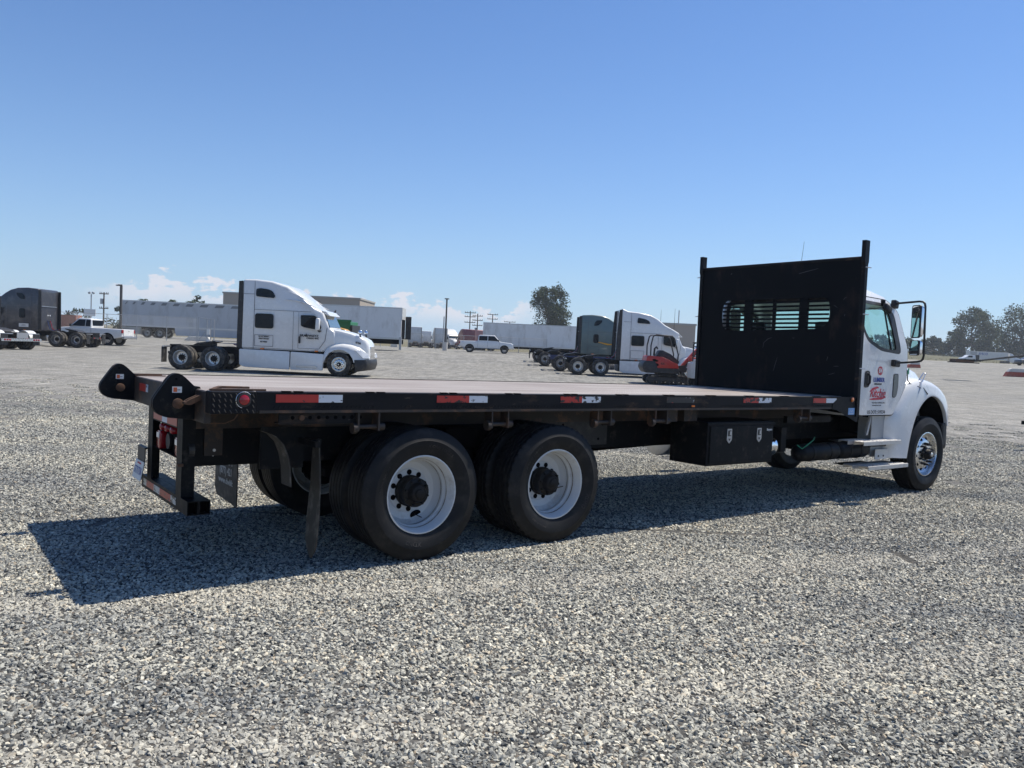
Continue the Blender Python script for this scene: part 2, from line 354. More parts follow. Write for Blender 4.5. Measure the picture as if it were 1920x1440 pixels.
def deck_material():
    m = bpy.data.materials.new('worn_tread_plate'); m.use_nodes = True; t = m.node_tree; N = t.nodes; L = t.links; b = N['Principled BSDF']
    f = nodes_math(N, L); tc_ = N.new('ShaderNodeTexCoord'); sx_ = N.new('ShaderNodeSeparateXYZ'); L.new(tc_.outputs['Object'], sx_.inputs[0])
    P = 1/.034
    X = f('MULTIPLY', sx_.outputs[0], P); Y = f('MULTIPLY', sx_.outputs[1], P)
    u = f('SUBTRACT', f('FRACT', X), .5); v = f('SUBTRACT', f('FRACT', Y), .5)
    par = f('FLOORED_MODULO', f('ADD', f('FLOOR', X), f('FLOOR', Y)), 2.0)
    a = f('ADD', u, v); c = f('SUBTRACT', u, v)
    A = f('ADD', f('MULTIPLY', a, par), f('MULTIPLY', c, f('SUBTRACT', 1.0, par)))
    B = f('ADD', f('MULTIPLY', c, par), f('MULTIPLY', a, f('SUBTRACT', 1.0, par)))
    d = f('SQRT', f('ADD', f('POWER', f('DIVIDE', A, .62), 2.0), f('POWER', f('DIVIDE', B, .20), 2.0)))
    h = f('SUBTRACT', 1.0, d, clamp=True)
    n = N.new('ShaderNodeTexNoise'); n.inputs['Scale'].default_value = 1.6; n.inputs['Detail'].default_value = 9; n.inputs['Roughness'].default_value = .65
    mp = N.new('ShaderNodeMapping'); mp.inputs['Scale'].default_value = (.35, 1.6, 1); L.new(tc_.outputs['Object'], mp.inputs[0]); L.new(mp.outputs[0], n.inputs['Vector'])
    cr = N.new('ShaderNodeValToRGB'); L.new(n.outputs[0], cr.inputs[0]); e = cr.color_ramp.elements
    e[0].position = .30; e[0].color = (.17, .132, .112, 1); e[1].position = .72; e[1].color = (.375, .345, .32, 1)
    k = cr.color_ramp.elements.new(.5); k.color = (.272, .232, .208, 1)
    k2 = cr.color_ramp.elements.new(.60); k2.color = (.33, .295, .27, 1)
    mx = N.new('ShaderNodeMix'); mx.data_type = 'RGBA'; L.new(f('MULTIPLY', f('MINIMUM', f('MULTIPLY', h, 3.0), 1.0), .55), mx.inputs[0]); L.new(cr.outputs[0], mx.inputs[6]); mx.inputs[7].default_value = (.45, .42, .40, 1)
    L.new(mx.outputs[2], b.inputs['Base Color']); b.inputs['Roughness'].default_value = .6; b.inputs['Metallic'].default_value = .0
    bn = N.new('ShaderNodeBump'); bn.inputs['Distance'].default_value = .0035; bn.inputs['Strength'].default_value = 1; L.new(h, bn.inputs['Height']); L.new(bn.outputs[0], b.inputs['Normal'])
    return m
M['deck'] = deck_material()

# ------------------------------------------------------------------ ground
def ground_mat():
    m = bpy.data.materials.new('crushed_rock_ground'); m.use_nodes = True; t = m.node_tree; N = t.nodes; L = t.links; b = N['Principled BSDF']
    f = nodes_math(N, L); tc_ = N.new('ShaderNodeTexCoord'); geo = tc_.outputs['Object']
    def noise(s_, d=4, r_=.6, vec=None):
        n = N.new('ShaderNodeTexNoise'); n.inputs['Scale'].default_value = s_; n.inputs['Detail'].default_value = d; n.inputs['Roughness'].default_value = r_
        L.new(vec or geo, n.inputs['Vector']); return n.outputs[0]
    v = N.new('ShaderNodeTexVoronoi'); v.inputs['Scale'].default_value = 44; L.new(geo, v.inputs['Vector'])
    v2 = N.new('ShaderNodeTexVoronoi'); v2.inputs['Scale'].default_value = 9; L.new(geo, v2.inputs['Vector'])
    sc = N.new('ShaderNodeSeparateColor'); L.new(v.outputs['Color'], sc.inputs[0])
    cr = N.new('ShaderNodeValToRGB'); L.new(sc.outputs[0], cr.inputs[0]); cr.color_ramp.interpolation = 'LINEAR'
    pal = [(0, (.05,.055,.065)), (.2, (.12,.125,.135)), (.45, (.24,.24,.235)), (.7, (.36,.35,.325)), (.88, (.46,.44,.40)), (.95, (.38,.29,.21)), (1, (.62,.60,.56))]
    e = cr.color_ramp.elements; e[0].position = pal[0][0]; e[0].color = (*pal[0][1], 1); e[1].position = 1; e[1].color = (*pal[-1][1], 1)
    for p, c in pal[1:-1]: k = e.new(p); k.color = (*c, 1)
    # dusty fines showing through in broad patches and along wheel tracks
    mp = N.new('ShaderNodeMapping'); mp.inputs['Scale'].default_value = (.05, .42, 1); mp.inputs['Rotation'].default_value = (0, 0, -.08); L.new(geo, mp.inputs[0])
    tr = noise(1, 7, .62, mp.outputs[0]); pa = noise(.09, 8, .6)
    fine = f('ADD', f('MULTIPLY', tr, .55), f('MULTIPLY', pa, .45))
    rp = N.new('ShaderNodeMapRange'); rp.inputs[1].default_value = .42; rp.inputs[2].default_value = .64; L.new(fine, rp.inputs[0])
    dist = N.new('ShaderNodeVectorMath'); dist.operation = 'LENGTH'; L.new(geo, dist.inputs[0])
    fd = N.new('ShaderNodeMapRange'); fd.inputs[1].default_value = 6; fd.inputs[2].default_value = 55; fd.inputs[3].default_value = .10; fd.inputs[4].default_value = .80; L.new(dist.outputs['Value'], fd.inputs[0])
    avg = N.new('ShaderNodeMix'); avg.data_type = 'RGBA'; L.new(fd.outputs[0], avg.inputs[0]); L.new(cr.outputs[0], avg.inputs[6]); avg.inputs[7].default_value = (.222, .217, .20, 1)
    mx = N.new('ShaderNodeMix'); mx.data_type = 'RGBA'; L.new(f('MULTIPLY', rp.outputs[0], .34), mx.inputs[0]); L.new(avg.outputs[2], mx.inputs[6]); mx.inputs[7].default_value = (.36, .335, .28, 1)
    mp2 = N.new('ShaderNodeMapping'); mp2.inputs['Scale'].default_value = (.45, 1.0, 1); L.new(geo, mp2.inputs[0])
    # patches of darker, coarser rock
    rd = N.new('ShaderNodeMapRange'); rd.inputs[1].default_value = .52; rd.inputs[2].default_value = .7; L.new(noise(.35, 8, .7), rd.inputs[0])
    m3 = N.new('ShaderNodeMix'); m3.data_type = 'RGBA'; L.new(f('MULTIPLY', rd.outputs[0], .35), m3.inputs[0]); L.new(mx.outputs[2], m3.inputs[6]); m3.inputs[7].default_value = (.13, .13, .125, 1)
    sp = f('ADD', f('MULTIPLY', noise(1.1, 8, .82, mp2.outputs[0]), .6), f('MULTIPLY', noise(5.5, 6, .8), .4)); m4 = N.new('ShaderNodeMix'); m4.data_type = 'RGBA'; m4.blend_type = 'MULTIPLY'; m4.inputs[0].default_value = 1
    g = N.new('ShaderNodeMapRange'); g.inputs[1].default_value = .36; g.inputs[2].default_value = .64; g.inputs[3].default_value = .55; g.inputs[4].default_value = 1.35; L.new(sp, g.inputs[0])
    mp3 = N.new('ShaderNodeMapping'); mp3.inputs['Scale'].default_value = (2.6, .42, 1); L.new(geo, mp3.inputs[0])
    g3_ = N.new('ShaderNodeMapRange'); g3_.inputs[1].default_value = .36; g3_.inputs[2].default_value = .64; g3_.inputs[3].default_value = .74; g3_.inputs[4].default_value = 1.24; L.new(noise(1, 7, .75, mp3.outputs[0]), g3_.inputs[0])
    L.new(m3.outputs[2], m4.inputs[6]); L.new(f('MULTIPLY', g.outputs[0], g3_.outputs[0]), m4.inputs[7])
    # beyond the yard: dry grass and earth
    sx_ = N.new('ShaderNodeSeparateXYZ'); L.new(geo, sx_.inputs[0])
    far = N.new('ShaderNodeMapRange'); far.inputs[1].default_value = 150; far.inputs[2].default_value = 158; L.new(f('ADD', sx_.outputs[1], f('MULTIPLY', noise(.2), 6)), far.inputs[0])
    m5 = N.new('ShaderNodeMix'); m5.data_type = 'RGBA'; L.new(far.outputs[0], m5.inputs[0]); L.new(m4.outputs[2], m5.inputs[6]); m5.inputs[7].default_value = (.14, .125, .075, 1)
    # shade in the gaps between loose stones, painted by darkening the near fines
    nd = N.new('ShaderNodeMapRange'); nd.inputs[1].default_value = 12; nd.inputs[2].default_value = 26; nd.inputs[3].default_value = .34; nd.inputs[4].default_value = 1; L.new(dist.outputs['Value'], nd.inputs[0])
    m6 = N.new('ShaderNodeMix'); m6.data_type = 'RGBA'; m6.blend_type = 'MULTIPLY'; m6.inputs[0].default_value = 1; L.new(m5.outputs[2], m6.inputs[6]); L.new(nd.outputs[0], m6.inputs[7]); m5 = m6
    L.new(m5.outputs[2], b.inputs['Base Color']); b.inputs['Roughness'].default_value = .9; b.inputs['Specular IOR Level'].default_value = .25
    bn = N.new('ShaderNodeBump'); bn.inputs['Distance'].default_value = .022; bn.inputs['Strength'].default_value = 1
    hh = f('ADD', f('MULTIPLY', f('SUBTRACT', .6, v.outputs['Distance']), .8), f('MULTIPLY', f('SUBTRACT', .5, v2.outputs['Distance']), 1.2))
    L.new(hh, bn.inputs['Height']); L.new(bn.outputs[0], b.inputs['Normal'])
    return m
def make_ground():
    rad = [0, .6]; 
    while rad[-1] < 1600: rad.append(rad[-1]*1.045+.12)
    n = 144; mb = MB(); vs = [(0, 0, terrain(0, 0))]; fs = []
    for r_ in rad[1:]:
        for k in range(n):
            a = 2*pi*k/n; x, y = r_*sin(a), r_*cos(a); vs.append((x, y, terrain(x, y)))
    for k in range(n): fs.append((0, 1+(k+1) % n, 1+k))
    for i in range(len(rad)-2):
        for k in range(n):
            a = 1+i*n+k; b_ = 1+i*n+(k+1) % n; fs.append((a, b_, b_+n, a+n))
    mb.add(vs, fs); return struct(mb.build('ground', ground_mat(), smooth=60))
make_ground()

TRACKS = ((-12.9, 43.3, 40.0), (-12.9, 43.3, 41.9), (30.0, 40.0, 38.6))
def rock_mat():
    m = bpy.data.materials.new('crushed_rock'); m.use_nodes = True; t = m.node_tree; N = t.nodes; L = t.links; b = N['Principled BSDF']
    oi = N.new('ShaderNodeObjectInfo'); cr = N.new('ShaderNodeValToRGB'); L.new(oi.outputs['Random'], cr.inputs[0])
    pal = [(0, (.05,.055,.057)), (.09, (.105,.11,.111)), (.26, (.225,.226,.214)), (.58, (.385,.38,.345)), (.85, (.52,.505,.44)), (.895, (.42,.35,.265)), (.925, (.50,.45,.36)), (1, (.70,.685,.61))]
    e = cr.color_ramp.elements; e[0].position = 0; e[0].color = (*pal[0][1], 1); e[1].position = 1; e[1].color = (*pal[-1][1], 1)
    for p, c in pal[1:-1]: k = e.new(p); k.color = (*c, 1)
    tc_ = N.new('ShaderNodeTexCoord'); n = N.new('ShaderNodeTexNoise'); n.inputs['Scale'].default_value = 3; n.inputs['Detail'].default_value = 5; L.new(tc_.outputs['Object'], n.inputs['Vector'])
    g = N.new('ShaderNodeMapRange'); g.inputs[1].default_value = .3; g.inputs[2].default_value = .7; g.inputs[3].default_value = .78; g.inputs[4].default_value = 1.18; L.new(n.outputs[0], g.inputs[0])
    mx = N.new('ShaderNodeMix'); mx.data_type = 'RGBA'; mx.blend_type = 'MULTIPLY'; mx.inputs[0].default_value = 1; L.new(cr.outputs[0], mx.inputs[6]); L.new(g.outputs[0], mx.inputs[7])
    # dusty and cleaner patches run across the loose stones
    ge = N.new('ShaderNodeNewGeometry'); mp = N.new('ShaderNodeMapping'); mp.inputs['Scale'].default_value = (.22, 1.1, 1); mp.inputs['Rotation'].default_value = (0, 0, -.35); L.new(ge.outputs['Position'], mp.inputs[0])
    nn = N.new('ShaderNodeTexNoise'); nn.inputs['Scale'].default_value = .8; nn.inputs['Detail'].default_value = 6; nn.inputs['Roughness'].default_value = .6; L.new(mp.outputs[0], nn.inputs['Vector'])
    pr = N.new('ShaderNodeValToRGB'); L.new(nn.outputs[0], pr.inputs[0]); pr.color_ramp.elements[0].position = .34; pr.color_ramp.elements[0].color = (.68, .70, .73, 1); pr.color_ramp.elements[1].position = .66; pr.color_ramp.elements[1].color = (1.24, 1.20, 1.10, 1)
    m2 = N.new('ShaderNodeMix'); m2.data_type = 'RGBA'; m2.blend_type = 'MULTIPLY'; m2.inputs[0].default_value = 1; L.new(mx.outputs[2], m2.inputs[6]); L.new(pr.outputs[0], m2.inputs[7]); mx = m2
    f = nodes_math(N, L); sp_ = N.new('ShaderNodeSeparateXYZ'); L.new(ge.outputs['Position'], sp_.inputs[0]); acc = None
    for (cx_, cy_, rad_) in TRACKS:      # pale compacted wheel tracks
        dd = f('SQRT', f('ADD', f('POWER', f('SUBTRACT', sp_.outputs[0], cx_), 2.0), f('POWER', f('SUBTRACT', sp_.outputs[1], cy_), 2.0)))
        w_ = f('SUBTRACT', 1.0, f('DIVIDE', f('ABSOLUTE', f('ADD', f('SUBTRACT', dd, rad_), f('MULTIPLY', f('SUBTRACT', nn.outputs[0], .5), .5))), .22), clamp=True)
        acc = w_ if acc is None else f('MAXIMUM', acc, w_)
    m5 = N.new('ShaderNodeMix'); m5.data_type = 'RGBA'; L.new(f('MULTIPLY', f('POWER', acc, .6), .42), m5.inputs[0]); L.new(mx.outputs[2], m5.inputs[6]); m5.inputs[7].default_value = (.56, .52, .43, 1); mx = m5
    L.new(mx.outputs[2], b.inputs['Base Color']); b.inputs['Roughness'].default_value = .82; b.inputs['Specular IOR Level'].default_value = .3
    return m
ROCK = rock_mat()
def gravel(name, region, cell, density, smin, smax, seed):
    """region(x, y) -> bool; scatters crushed rock over the cells it accepts (geometry nodes)"""
    mb = MB(); x0, x1, y0, y1 = -23, 24, -1, 31
    nx = int((x1-x0)/cell); ny = int((y1-y0)/cell)
    for i in range(nx):
        for j in range(ny):
            x = x0+i*cell; y = y0+j*cell
            if not region(x+cell/2, y+cell/2): continue
            q = [(x, y), (x+cell, y), (x+cell, y+cell), (x, y+cell)]
            mb.add([(a, b_, terrain(a, b_)) for a, b_ in q], [(0, 1, 2, 3)])
    o = stuff(mb.build(name, ROCK))
    ng = bpy.data.node_groups.new(name+'_scatter', 'GeometryNodeTree')
    ng.interface.new_socket('Geometry', in_out='INPUT', socket_type='NodeSocketGeometry'); ng.interface.new_socket('Geometry', in_out='OUTPUT', socket_type='NodeSocketGeometry')
    N = ng.nodes; L = ng.links; gi = N.new('NodeGroupInput'); go = N.new('NodeGroupOutput')
    dp = N.new('GeometryNodeDistributePointsOnFaces'); dp.inputs['Density'].default_value = density; dp.inputs['Seed'].default_value = seed
    L.new(gi.outputs[0], dp.inputs['Mesh'])
    join = N.new('GeometryNodeJoinGeometry')
    for v in range(9):
        ico = N.new('GeometryNodeMeshIcoSphere'); ico.inputs['Radius'].default_value = 1; ico.inputs['Subdivisions'].default_value = 1
        rv = N.new('FunctionNodeRandomValue'); rv.data_type = 'FLOAT_VECTOR'; rv.inputs['Min'].default_value = (-.48,)*3; rv.inputs['Max'].default_value = (.48,)*3; rv.inputs['Seed'].default_value = v*13+seed
        sp = N.new('GeometryNodeSetPosition'); L.new(ico.outputs[0], sp.inputs['Geometry']); L.new(rv.outputs[0], sp.inputs['Offset'])
        ch = N.new('GeometryNodeConvexHull'); L.new(sp.outputs[0], ch.inputs[0])
        tf = N.new('GeometryNodeTransform'); L.new(ch.outputs[0], tf.inputs[0]); tf.inputs['Scale'].default_value = (1.0+.25*(v % 3), .85, .5+.12*(v % 4))
        sh = N.new('GeometryNodeSetShadeSmooth'); sh.inputs['Shade Smooth'].default_value = False; L.new(tf.outputs[0], sh.inputs[0])
        smt = N.new('GeometryNodeSetMaterial'); smt.inputs['Material'].default_value = ROCK; L.new(sh.outputs[0], smt.inputs[0])
        g2 = N.new('GeometryNodeGeometryToInstance'); L.new(smt.outputs[0], g2.inputs[0]); L.new(g2.outputs[0], join.inputs[0])
    ip = N.new('GeometryNodeInstanceOnPoints'); ip.inputs['Pick Instance'].default_value = True; L.new(dp.outputs['Points'], ip.inputs['Points']); L.new(join.outputs[0], ip.inputs['Instance'])
    ri = N.new('FunctionNodeRandomValue'); ri.data_type = 'INT'; ri.inputs[4].default_value = 0; ri.inputs[5].default_value = 8; ri.inputs['Seed'].default_value = seed+5; L.new(ri.outputs[2], ip.inputs['Instance Index'])
    rr_ = N.new('FunctionNodeRandomValue'); rr_.data_type = 'FLOAT_VECTOR'; rr_.inputs['Min'].default_value = (-.8, -.8, 0); rr_.inputs['Max'].default_value = (.8, .8, 6.283); rr_.inputs['Seed'].default_value = seed+9; L.new(rr_.outputs[0], ip.inputs['Rotation'])
    rs = N.new('FunctionNodeRandomValue'); rs.data_type = 'FLOAT'; rs.inputs[2].default_value = 0; rs.inputs[3].default_value = 1; rs.inputs['Seed'].default_value = seed+11
    pw = N.new('ShaderNodeMath'); pw.operation = 'POWER'; L.new(rs.outputs[1], pw.inputs[0]); pw.inputs[1].default_value = 2.2
    ma = N.new('ShaderNodeMath'); ma.operation = 'MULTIPLY_ADD'; L.new(pw.outputs[0], ma.inputs[0]); ma.inputs[1].default_value = smax-smin; ma.inputs[2].default_value = smin; L.new(ma.outputs[0], ip.inputs['Scale'])
    L.new(ip.outputs[0], go.inputs[0])
    mod = o.modifiers.new('scatter', 'NODES'); mod.node_group = ng
    return o
def fan(x, y, r0_, r1_, margin=2.2):
    r_ = math.hypot(x, y); return r0_ <= r_ < r1_ and y > .8 and abs(x) < .70*y+margin
tag_g = lambda o, l: tag(o, l, 'gravel')
GS = 1.0
g1 = gravel('gravel', lambda x, y: fan(x, y, 1.5, 7.6), .4, 4700*GS, .0058, .0145, 1)
g2 = gravel('gravel', lambda x, y: fan(x, y, 7.6, 13.5), .5, 2700*GS, .0068, .0160, 2)
rg = random.Random(2)
g3 = gravel('gravel', lambda x, y: fan(x, y, 13.5, 31) and rg.random() < 1-sm(15, 30, math.hypot(x, y)), .35, 1250*GS, .0085, .019, 3)
tag_g(g1, 'loose crushed grey gravel in the foreground nearest the viewer'); tag_g(g2, 'loose crushed grey gravel under and beside the flatbed truck'); tag_g(g3, 'crushed grey gravel of the yard just beyond the flatbed truck')
# ------------------------------------------------------------------ wheels
def tyre_mesh(w=.28, r=.505, rb=.288, n=72, lug=False, fine=True):
    h = w/2
    half = [(rb, h*.80), (rb+.012, h*.84), (rb+.05, h*.97), (rb+.10, h*1.075), (rb+.125, h*1.08), (rb+.13, h*1.055), (rb+.16, h*.985), (rb+.185, h*.93), (r-.008, h*.85), (r-.001, h*.80)]
    tread = []
    if fine:
        for g in (h*.55, h*.18):
            tread += [(r, g+.007), (r-.013, g+.005), (r-.013, g-.005), (r, g-.007)]
    prof = half + tread + [(a, -b_) for a, b_ in reversed(half+tread)]
    rings = []
    for (rr_, y) in prof:
        ring = []
        for k in range(n):
            q = rr_
            if lug and abs(y) > h*.60 and rr_ > r-.02 and k % 4 == 0: q -= .010
            if lug and rr_ > r-.003 and k % 4 == 2 and h*.2 < abs(y) < h*.5: q -= .007
            a = 2*pi*k/n; ring.append((q*cos(a), y, q*sin(a)))
        rings.append(ring)
    mb = MB(); mb.loft(rings, caps=False, loop=True); return mb
def mesh_of(mb, name, mats, smooth=35, bevel=0):
    o = mb.build(name, mats, smooth=smooth, bevel=bevel); me = o.data; bpy.data.objects.remove(o); return me
M['grime'] = mat('brown_wheel_grime', (.17,.13,.09), .8, var=.5, vs=9, dirt=((.5,.5,.48), .9, 5, .48))
WM = {}
WM['t_rib'] = mesh_of(tyre_mesh(n=96), 'tyre', M['rubber']); WM['t_lug'] = mesh_of(tyre_mesh(n=192, lug=True), 'tyre', M['rubber'])
WM['t_bg'] = mesh_of(tyre_mesh(n=32, fine=False), 'tyre', M['rubberd'])
WM['t_pick'] = mesh_of(tyre_mesh(w=.26, r=.40, rb=.235, n=28, fine=False), 'tyre', M['rubberd'])
# outer side of every wheel faces -y in its own space
def rim_dual(m_, holes=True, n=48):
    mb = MB(); mb.lathe([(.286, .12), (.302, -.112), (.300, -.121), (.291, -.123), (.285, -.112), (.278, -.075), (.268, -.055), (.266, -.03), (.262, -.012), (.256, -.006), (.253, .004), (.256, .012), (.254, .045), (.247, .062), (.225, .088), (.172, .098), (.166, .088), (.164, .087), (.122, .087), (.105, .10)], n=n)
    mb.lathe([(.2545, .020), (.2525, .020), (.2525, .0255), (.2545, .0255)], n=n, mi=3, closed=True); mb.lathe([(.2655, -.044), (.2640, -.044), (.2630, -.036), (.2650, -.036)], n=n, mi=3, closed=True)
    if holes:
        for k in range(10):
            a = 2*pi*(k+.3)/10; mb.lathe([(.0215, .0), (.0215, -.003), (.001, -.003)], c=(.143*cos(a), .087, .143*sin(a)), n=12, mi=1)
        a = R(-78); c = Vector((.205*cos(a), .0905, .205*sin(a))); ring = []
        nrm = Vector((cos(a)*.18, -1, sin(a)*.18)).normalized(); e1 = nrm.cross(Vector((cos(a), 0, sin(a)))).normalized(); e2 = nrm.cross(e1)
        ring = [c+nrm*.003+e1*.048*cos(2*pi*k/20)+e2*.030*sin(2*pi*k/20) for k in range(20)]
        mb.loft([ring, [p-nrm*.01 for p in ring]], mi=1)
        mb.cyl((c.x-.012, .085, c.z+.005), (c.x+.028, .045, c.z-.025), .004, 6, mi=2)
    return mesh_of(mb, 'rim', [m_, M['dark'], M['hub'], M['grime']])
def hub_drive():
    mb = MB(); mb.lathe([(.122, .10), (.122, .055), (.112, .05), (.104, -.005), (.113, -.01), (.113, -.028), (.078, -.034), (.066, -.075), (.058, -.083), (.04, -.083), (.036, -.095), (.001, -.097)], n=28)
    for k in range(8):
        a = 2*pi*(k+.5)/8; mb.cyl((.096*cos(a), -.02, .096*sin(a)), (.096*cos(a), -.050, .096*sin(a)), .0105, 6)
    return mesh_of(mb, 'hub', M['hub'], bevel=.0015)
def rim_front(n=48):
    mb = MB(); mb.lathe([(.286, .12), (.302, -.118), (.300, -.127), (.288, -.129), (.281, -.118), (.275, -.07), (.266, -.055), (.258, -.05), (.248, -.062), (.200, -.094), (.175, -.104), (.10, -.106), (.09, -.09)], n=n)
    for k in range(10):
        a = 2*pi*(k+.5)/10; c = Vector((.212*cos(a), -.089, .212*sin(a)))
        nrm = Vector((cos(a)*.5, -1, sin(a)*.5)).normalized(); e1 = nrm.cross(Vector((cos(a), 0, sin(a)))).normalized(); e2 = nrm.cross(e1)
        ring = [c+nrm*.004+(e1*cos(2*pi*j/12)+e2*sin(2*pi*j/12))*.019 for j in range(12)]
        mb.loft([ring, [p-nrm*.01 for p in ring]], mi=1)
    return mesh_of(mb, 'rim', [M['alu'], M['dark']])
def hub_front(nut='trim', L_=.055):
    mb = MB(); mb.lathe([(.085, -.07), (.085, -.12), (.07, -.13), (.066, -.185), (.05, -.195), (.001, -.196)], n=24, mi=0)
    mb.lathe([(.03, -.19), (.028, -.205), (.001, -.207)], n=16, mi=2)
    for k in range(10):
        a = 2*pi*k/10; mb.tube([(.1425*cos(a), -.10, .1425*sin(a)), (.1425*cos(a), -.12, .1425*sin(a)), (.1425*cos(a), -.105-L_, .1425*sin(a))], [.019, .015, .013], 10, mi=1)
    return mesh_of(mb, 'hub', [M['hub'], M[nut], M['alu']], bevel=.0015)
WM['r_dualw'] = rim_dual(M['rimw']); WM['r_duala'] = rim_dual(M['alud'], n=28); WM['r_dualb'] = rim_dual(mat('bright_wheel_aluminium', (.72,.72,.71), .3, metal=.6), n=28); WM['h_drive'] = hub_drive(); WM['r_front'] = rim_front(); WM['h_front'] = hub_front()
def simple_rim(m_, r_=.24, holes=10):
    mb = MB(); mb.lathe([(r_, .10), (r_*1.03, -.10), (r_*.97, -.11), (r_*.9, -.06), (r_*.6, -.075), (r_*.3, -.085), (r_*.25, -.10), (.001, -.10)], n=24)
    for k in range(holes):
        a = 2*pi*k/holes; mb.lathe([(r_*.13, .0), (r_*.13, -.012), (.001, -.012)], c=(r_*.74*cos(a), -.064, r_*.74*sin(a)), n=8, mi=1)
    return mesh_of(mb, 'rim', [m_, M['dark']])
WM['r_pick'] = simple_rim(M['alud'], .235, 7); WM['r_trail'] = simple_rim(M['alud'], .27, 10)
def wheel(parent, x, y, side, tm, rm, hm=None, z=.505, spin=0.):
    """side -1: outer face towards -y (right side of a vehicle heading +x)"""
    t = link('tyre', WM[tm], parent, (x, y, z)); t.rotation_euler = (0, spin, 0 if side < 0 else pi)
    if rm: link('rim', WM[rm], t)
    if hm: link('hub', WM[hm], t)
    return t

# ------------------------------------------------------------------ the flatbed truck (x forward, y left, z up; origin on the ground under the rear axle)
TR = thing('flatbed_truck', 'white three-axle flatbed truck with long empty deck and black slatted headboard', 'truck')
TR.matrix_world = TRUCK
def P(name, mb, m_, parent=TR, **k): return mb.build(name, m_, parent, **k)
WB = 7.94
def sidewall_text(t, k):
    for a0, s_, sz in ((60+20*k, 'X ONE 11R22.5', .032), (250+25*k, 'XDN2', .045), (150+30*k, 'RADIAL TUBELESS', .022)):
        o_ = text(s_, sz, M['flap'], t, (0, 0, 0), (1, 0, 0), (0, 0, 1), 'sidewall_lettering', ext=.0012, sx_=1.15)
        for v in o_.data.vertices:
            r_ = .372+v.co.z; a = R(a0)-v.co.x/.372; v.co = Vector((r_*cos(a), -(.136+(min(r_, .388)-.338)/.05*.0147)-(.0016 if v.co.y < 0 else 0), r_*sin(a)))
for i, x in enumerate((0., 1.32)):
    tk = 't_lug' if i else 't_rib'
    tw_ = wheel(TR, x, -1.075, -1, tk, 'r_dualw', 'h_drive', spin=R(-8) if not i else R(-58)); sidewall_text(tw_, 0 if not i else 1); wheel(TR, x, -.745, 1, tk, 'r_dualw')
    wheel(TR, x, 1.075, 1, tk, 'r_dualw', 'h_drive'); wheel(TR, x, .745, -1, tk, 'r_dualw')
    mb = MB(); mb.cyl((x, -.62, .5), (x, .62, .5), .075, 12); mb.lathe([(.03, -.2), (.17, -.12), (.21, 0), (.17, .12), (.03, .2)], c=(x, 0, .5), n=16)
    for s in (-1, 1): mb.cyl((x, s*.60, .5), (x, s*.66, .5), .20, 18)
    P('axle', mb, M['dark'], smooth=40)
wheel(TR, WB, -1.035, -1, 't_rib', 'r_front', 'h_front', spin=R(12)); wheel(TR, WB, 1.035, 1, 't_rib', 'r_front', 'h_front')
mb = MB(); mb.box(WB-.06, WB+.06, -.9, .9, .42, .54); P('front_axle', mb, M['dark'])
# frame
for s in (-1, 1):
    mb = MB(); y = s*.43
    mb.box(-1.46, 8.35, y-.004, y+.004, .685, .955); mb.box(-1.46, 8.35, min(y, y-s*.08), max(y, y-s*.08), .947, .957); mb.box(-1.46, 8.35, min(y, y-s*.08), max(y, y-s*.08), .683, .692)
    P('frame_rail', mb, M['black'])
    mb = MB(); mb.box(-1.5, 5.9, y-.045, y+.045, .96, 1.135); P('sill', mb, M['rustb'])
mb = MB(); mb.box(1.75, 2.62, -.446, -.436, .72, .985)
for (hx, hz) in ((1.9, .93), (2.02, .93), (2.45, .93), (2.55, .93), (2.0, .80), (2.05, .75), (2.5, .78)): mb.cyl((hx, -.446, hz), (hx, -.4495, hz), .014, 10, mi=1)
P('reinforcement_plate', mb, [M['trim'], M['dark']])
mb = MB(); mb.box(4.45, 5.35, -.446, -.436, .80, .99)
for hx in (4.6, 4.75, 4.85, 4.95, 5.2): mb.cyl((hx, -.446, .93), (hx, -.4495, .93), .018, 10, mi=1)
P('reinforcement_plate', mb, [M['black'], M['dark']])
for x in (-1.35, -.55, .66, 2.1, 3.4, 4.6, 5.6):
    mb = MB(); mb.box(x-.04, x+.04, -.425, .425, .70, .93); P('frame_crossmember', mb, M['dark'])
mb = MB(); mb.cyl((1.5, 0, .6), (6.3, 0, .75), .055, 10); P('drive_shaft', mb, M['dark'], smooth=40)
mb = MB(); mb.box(6.35, 8.2, -.42, .42, .5, 1.5); mb.box(7.0, 8.3, -.75, .75, .75, 1.2); mb.box(5.7, 6.4, -.28, .28, .55, .95); P('engine', mb, M['dark'], bevel=.03)
mb = MB()
for x in (0, 1.32):
    for s in (-1, 1): mb.box(x-.5, x+.5, s*.50-.045, s*.50+.045, .57, .64)
mb.box(.45, .87, -.6, .6, .52, .80); mb.box(.5, .82, -.70, .70, .78, .95); P('suspension', mb, M['dark'], bevel=.01)
for x, y in ((.25, -.35), (1.1, -.35), (-.25, .3)):
    mb = MB(); mb.cyl((x-.09, y, .72), (x+.09, y, .72), .085, 14); mb.cyl((x+.09, y, .72), (x+.2, y, .72), .05, 12); P('brake_chamber', mb, M['dark'], smooth=40)
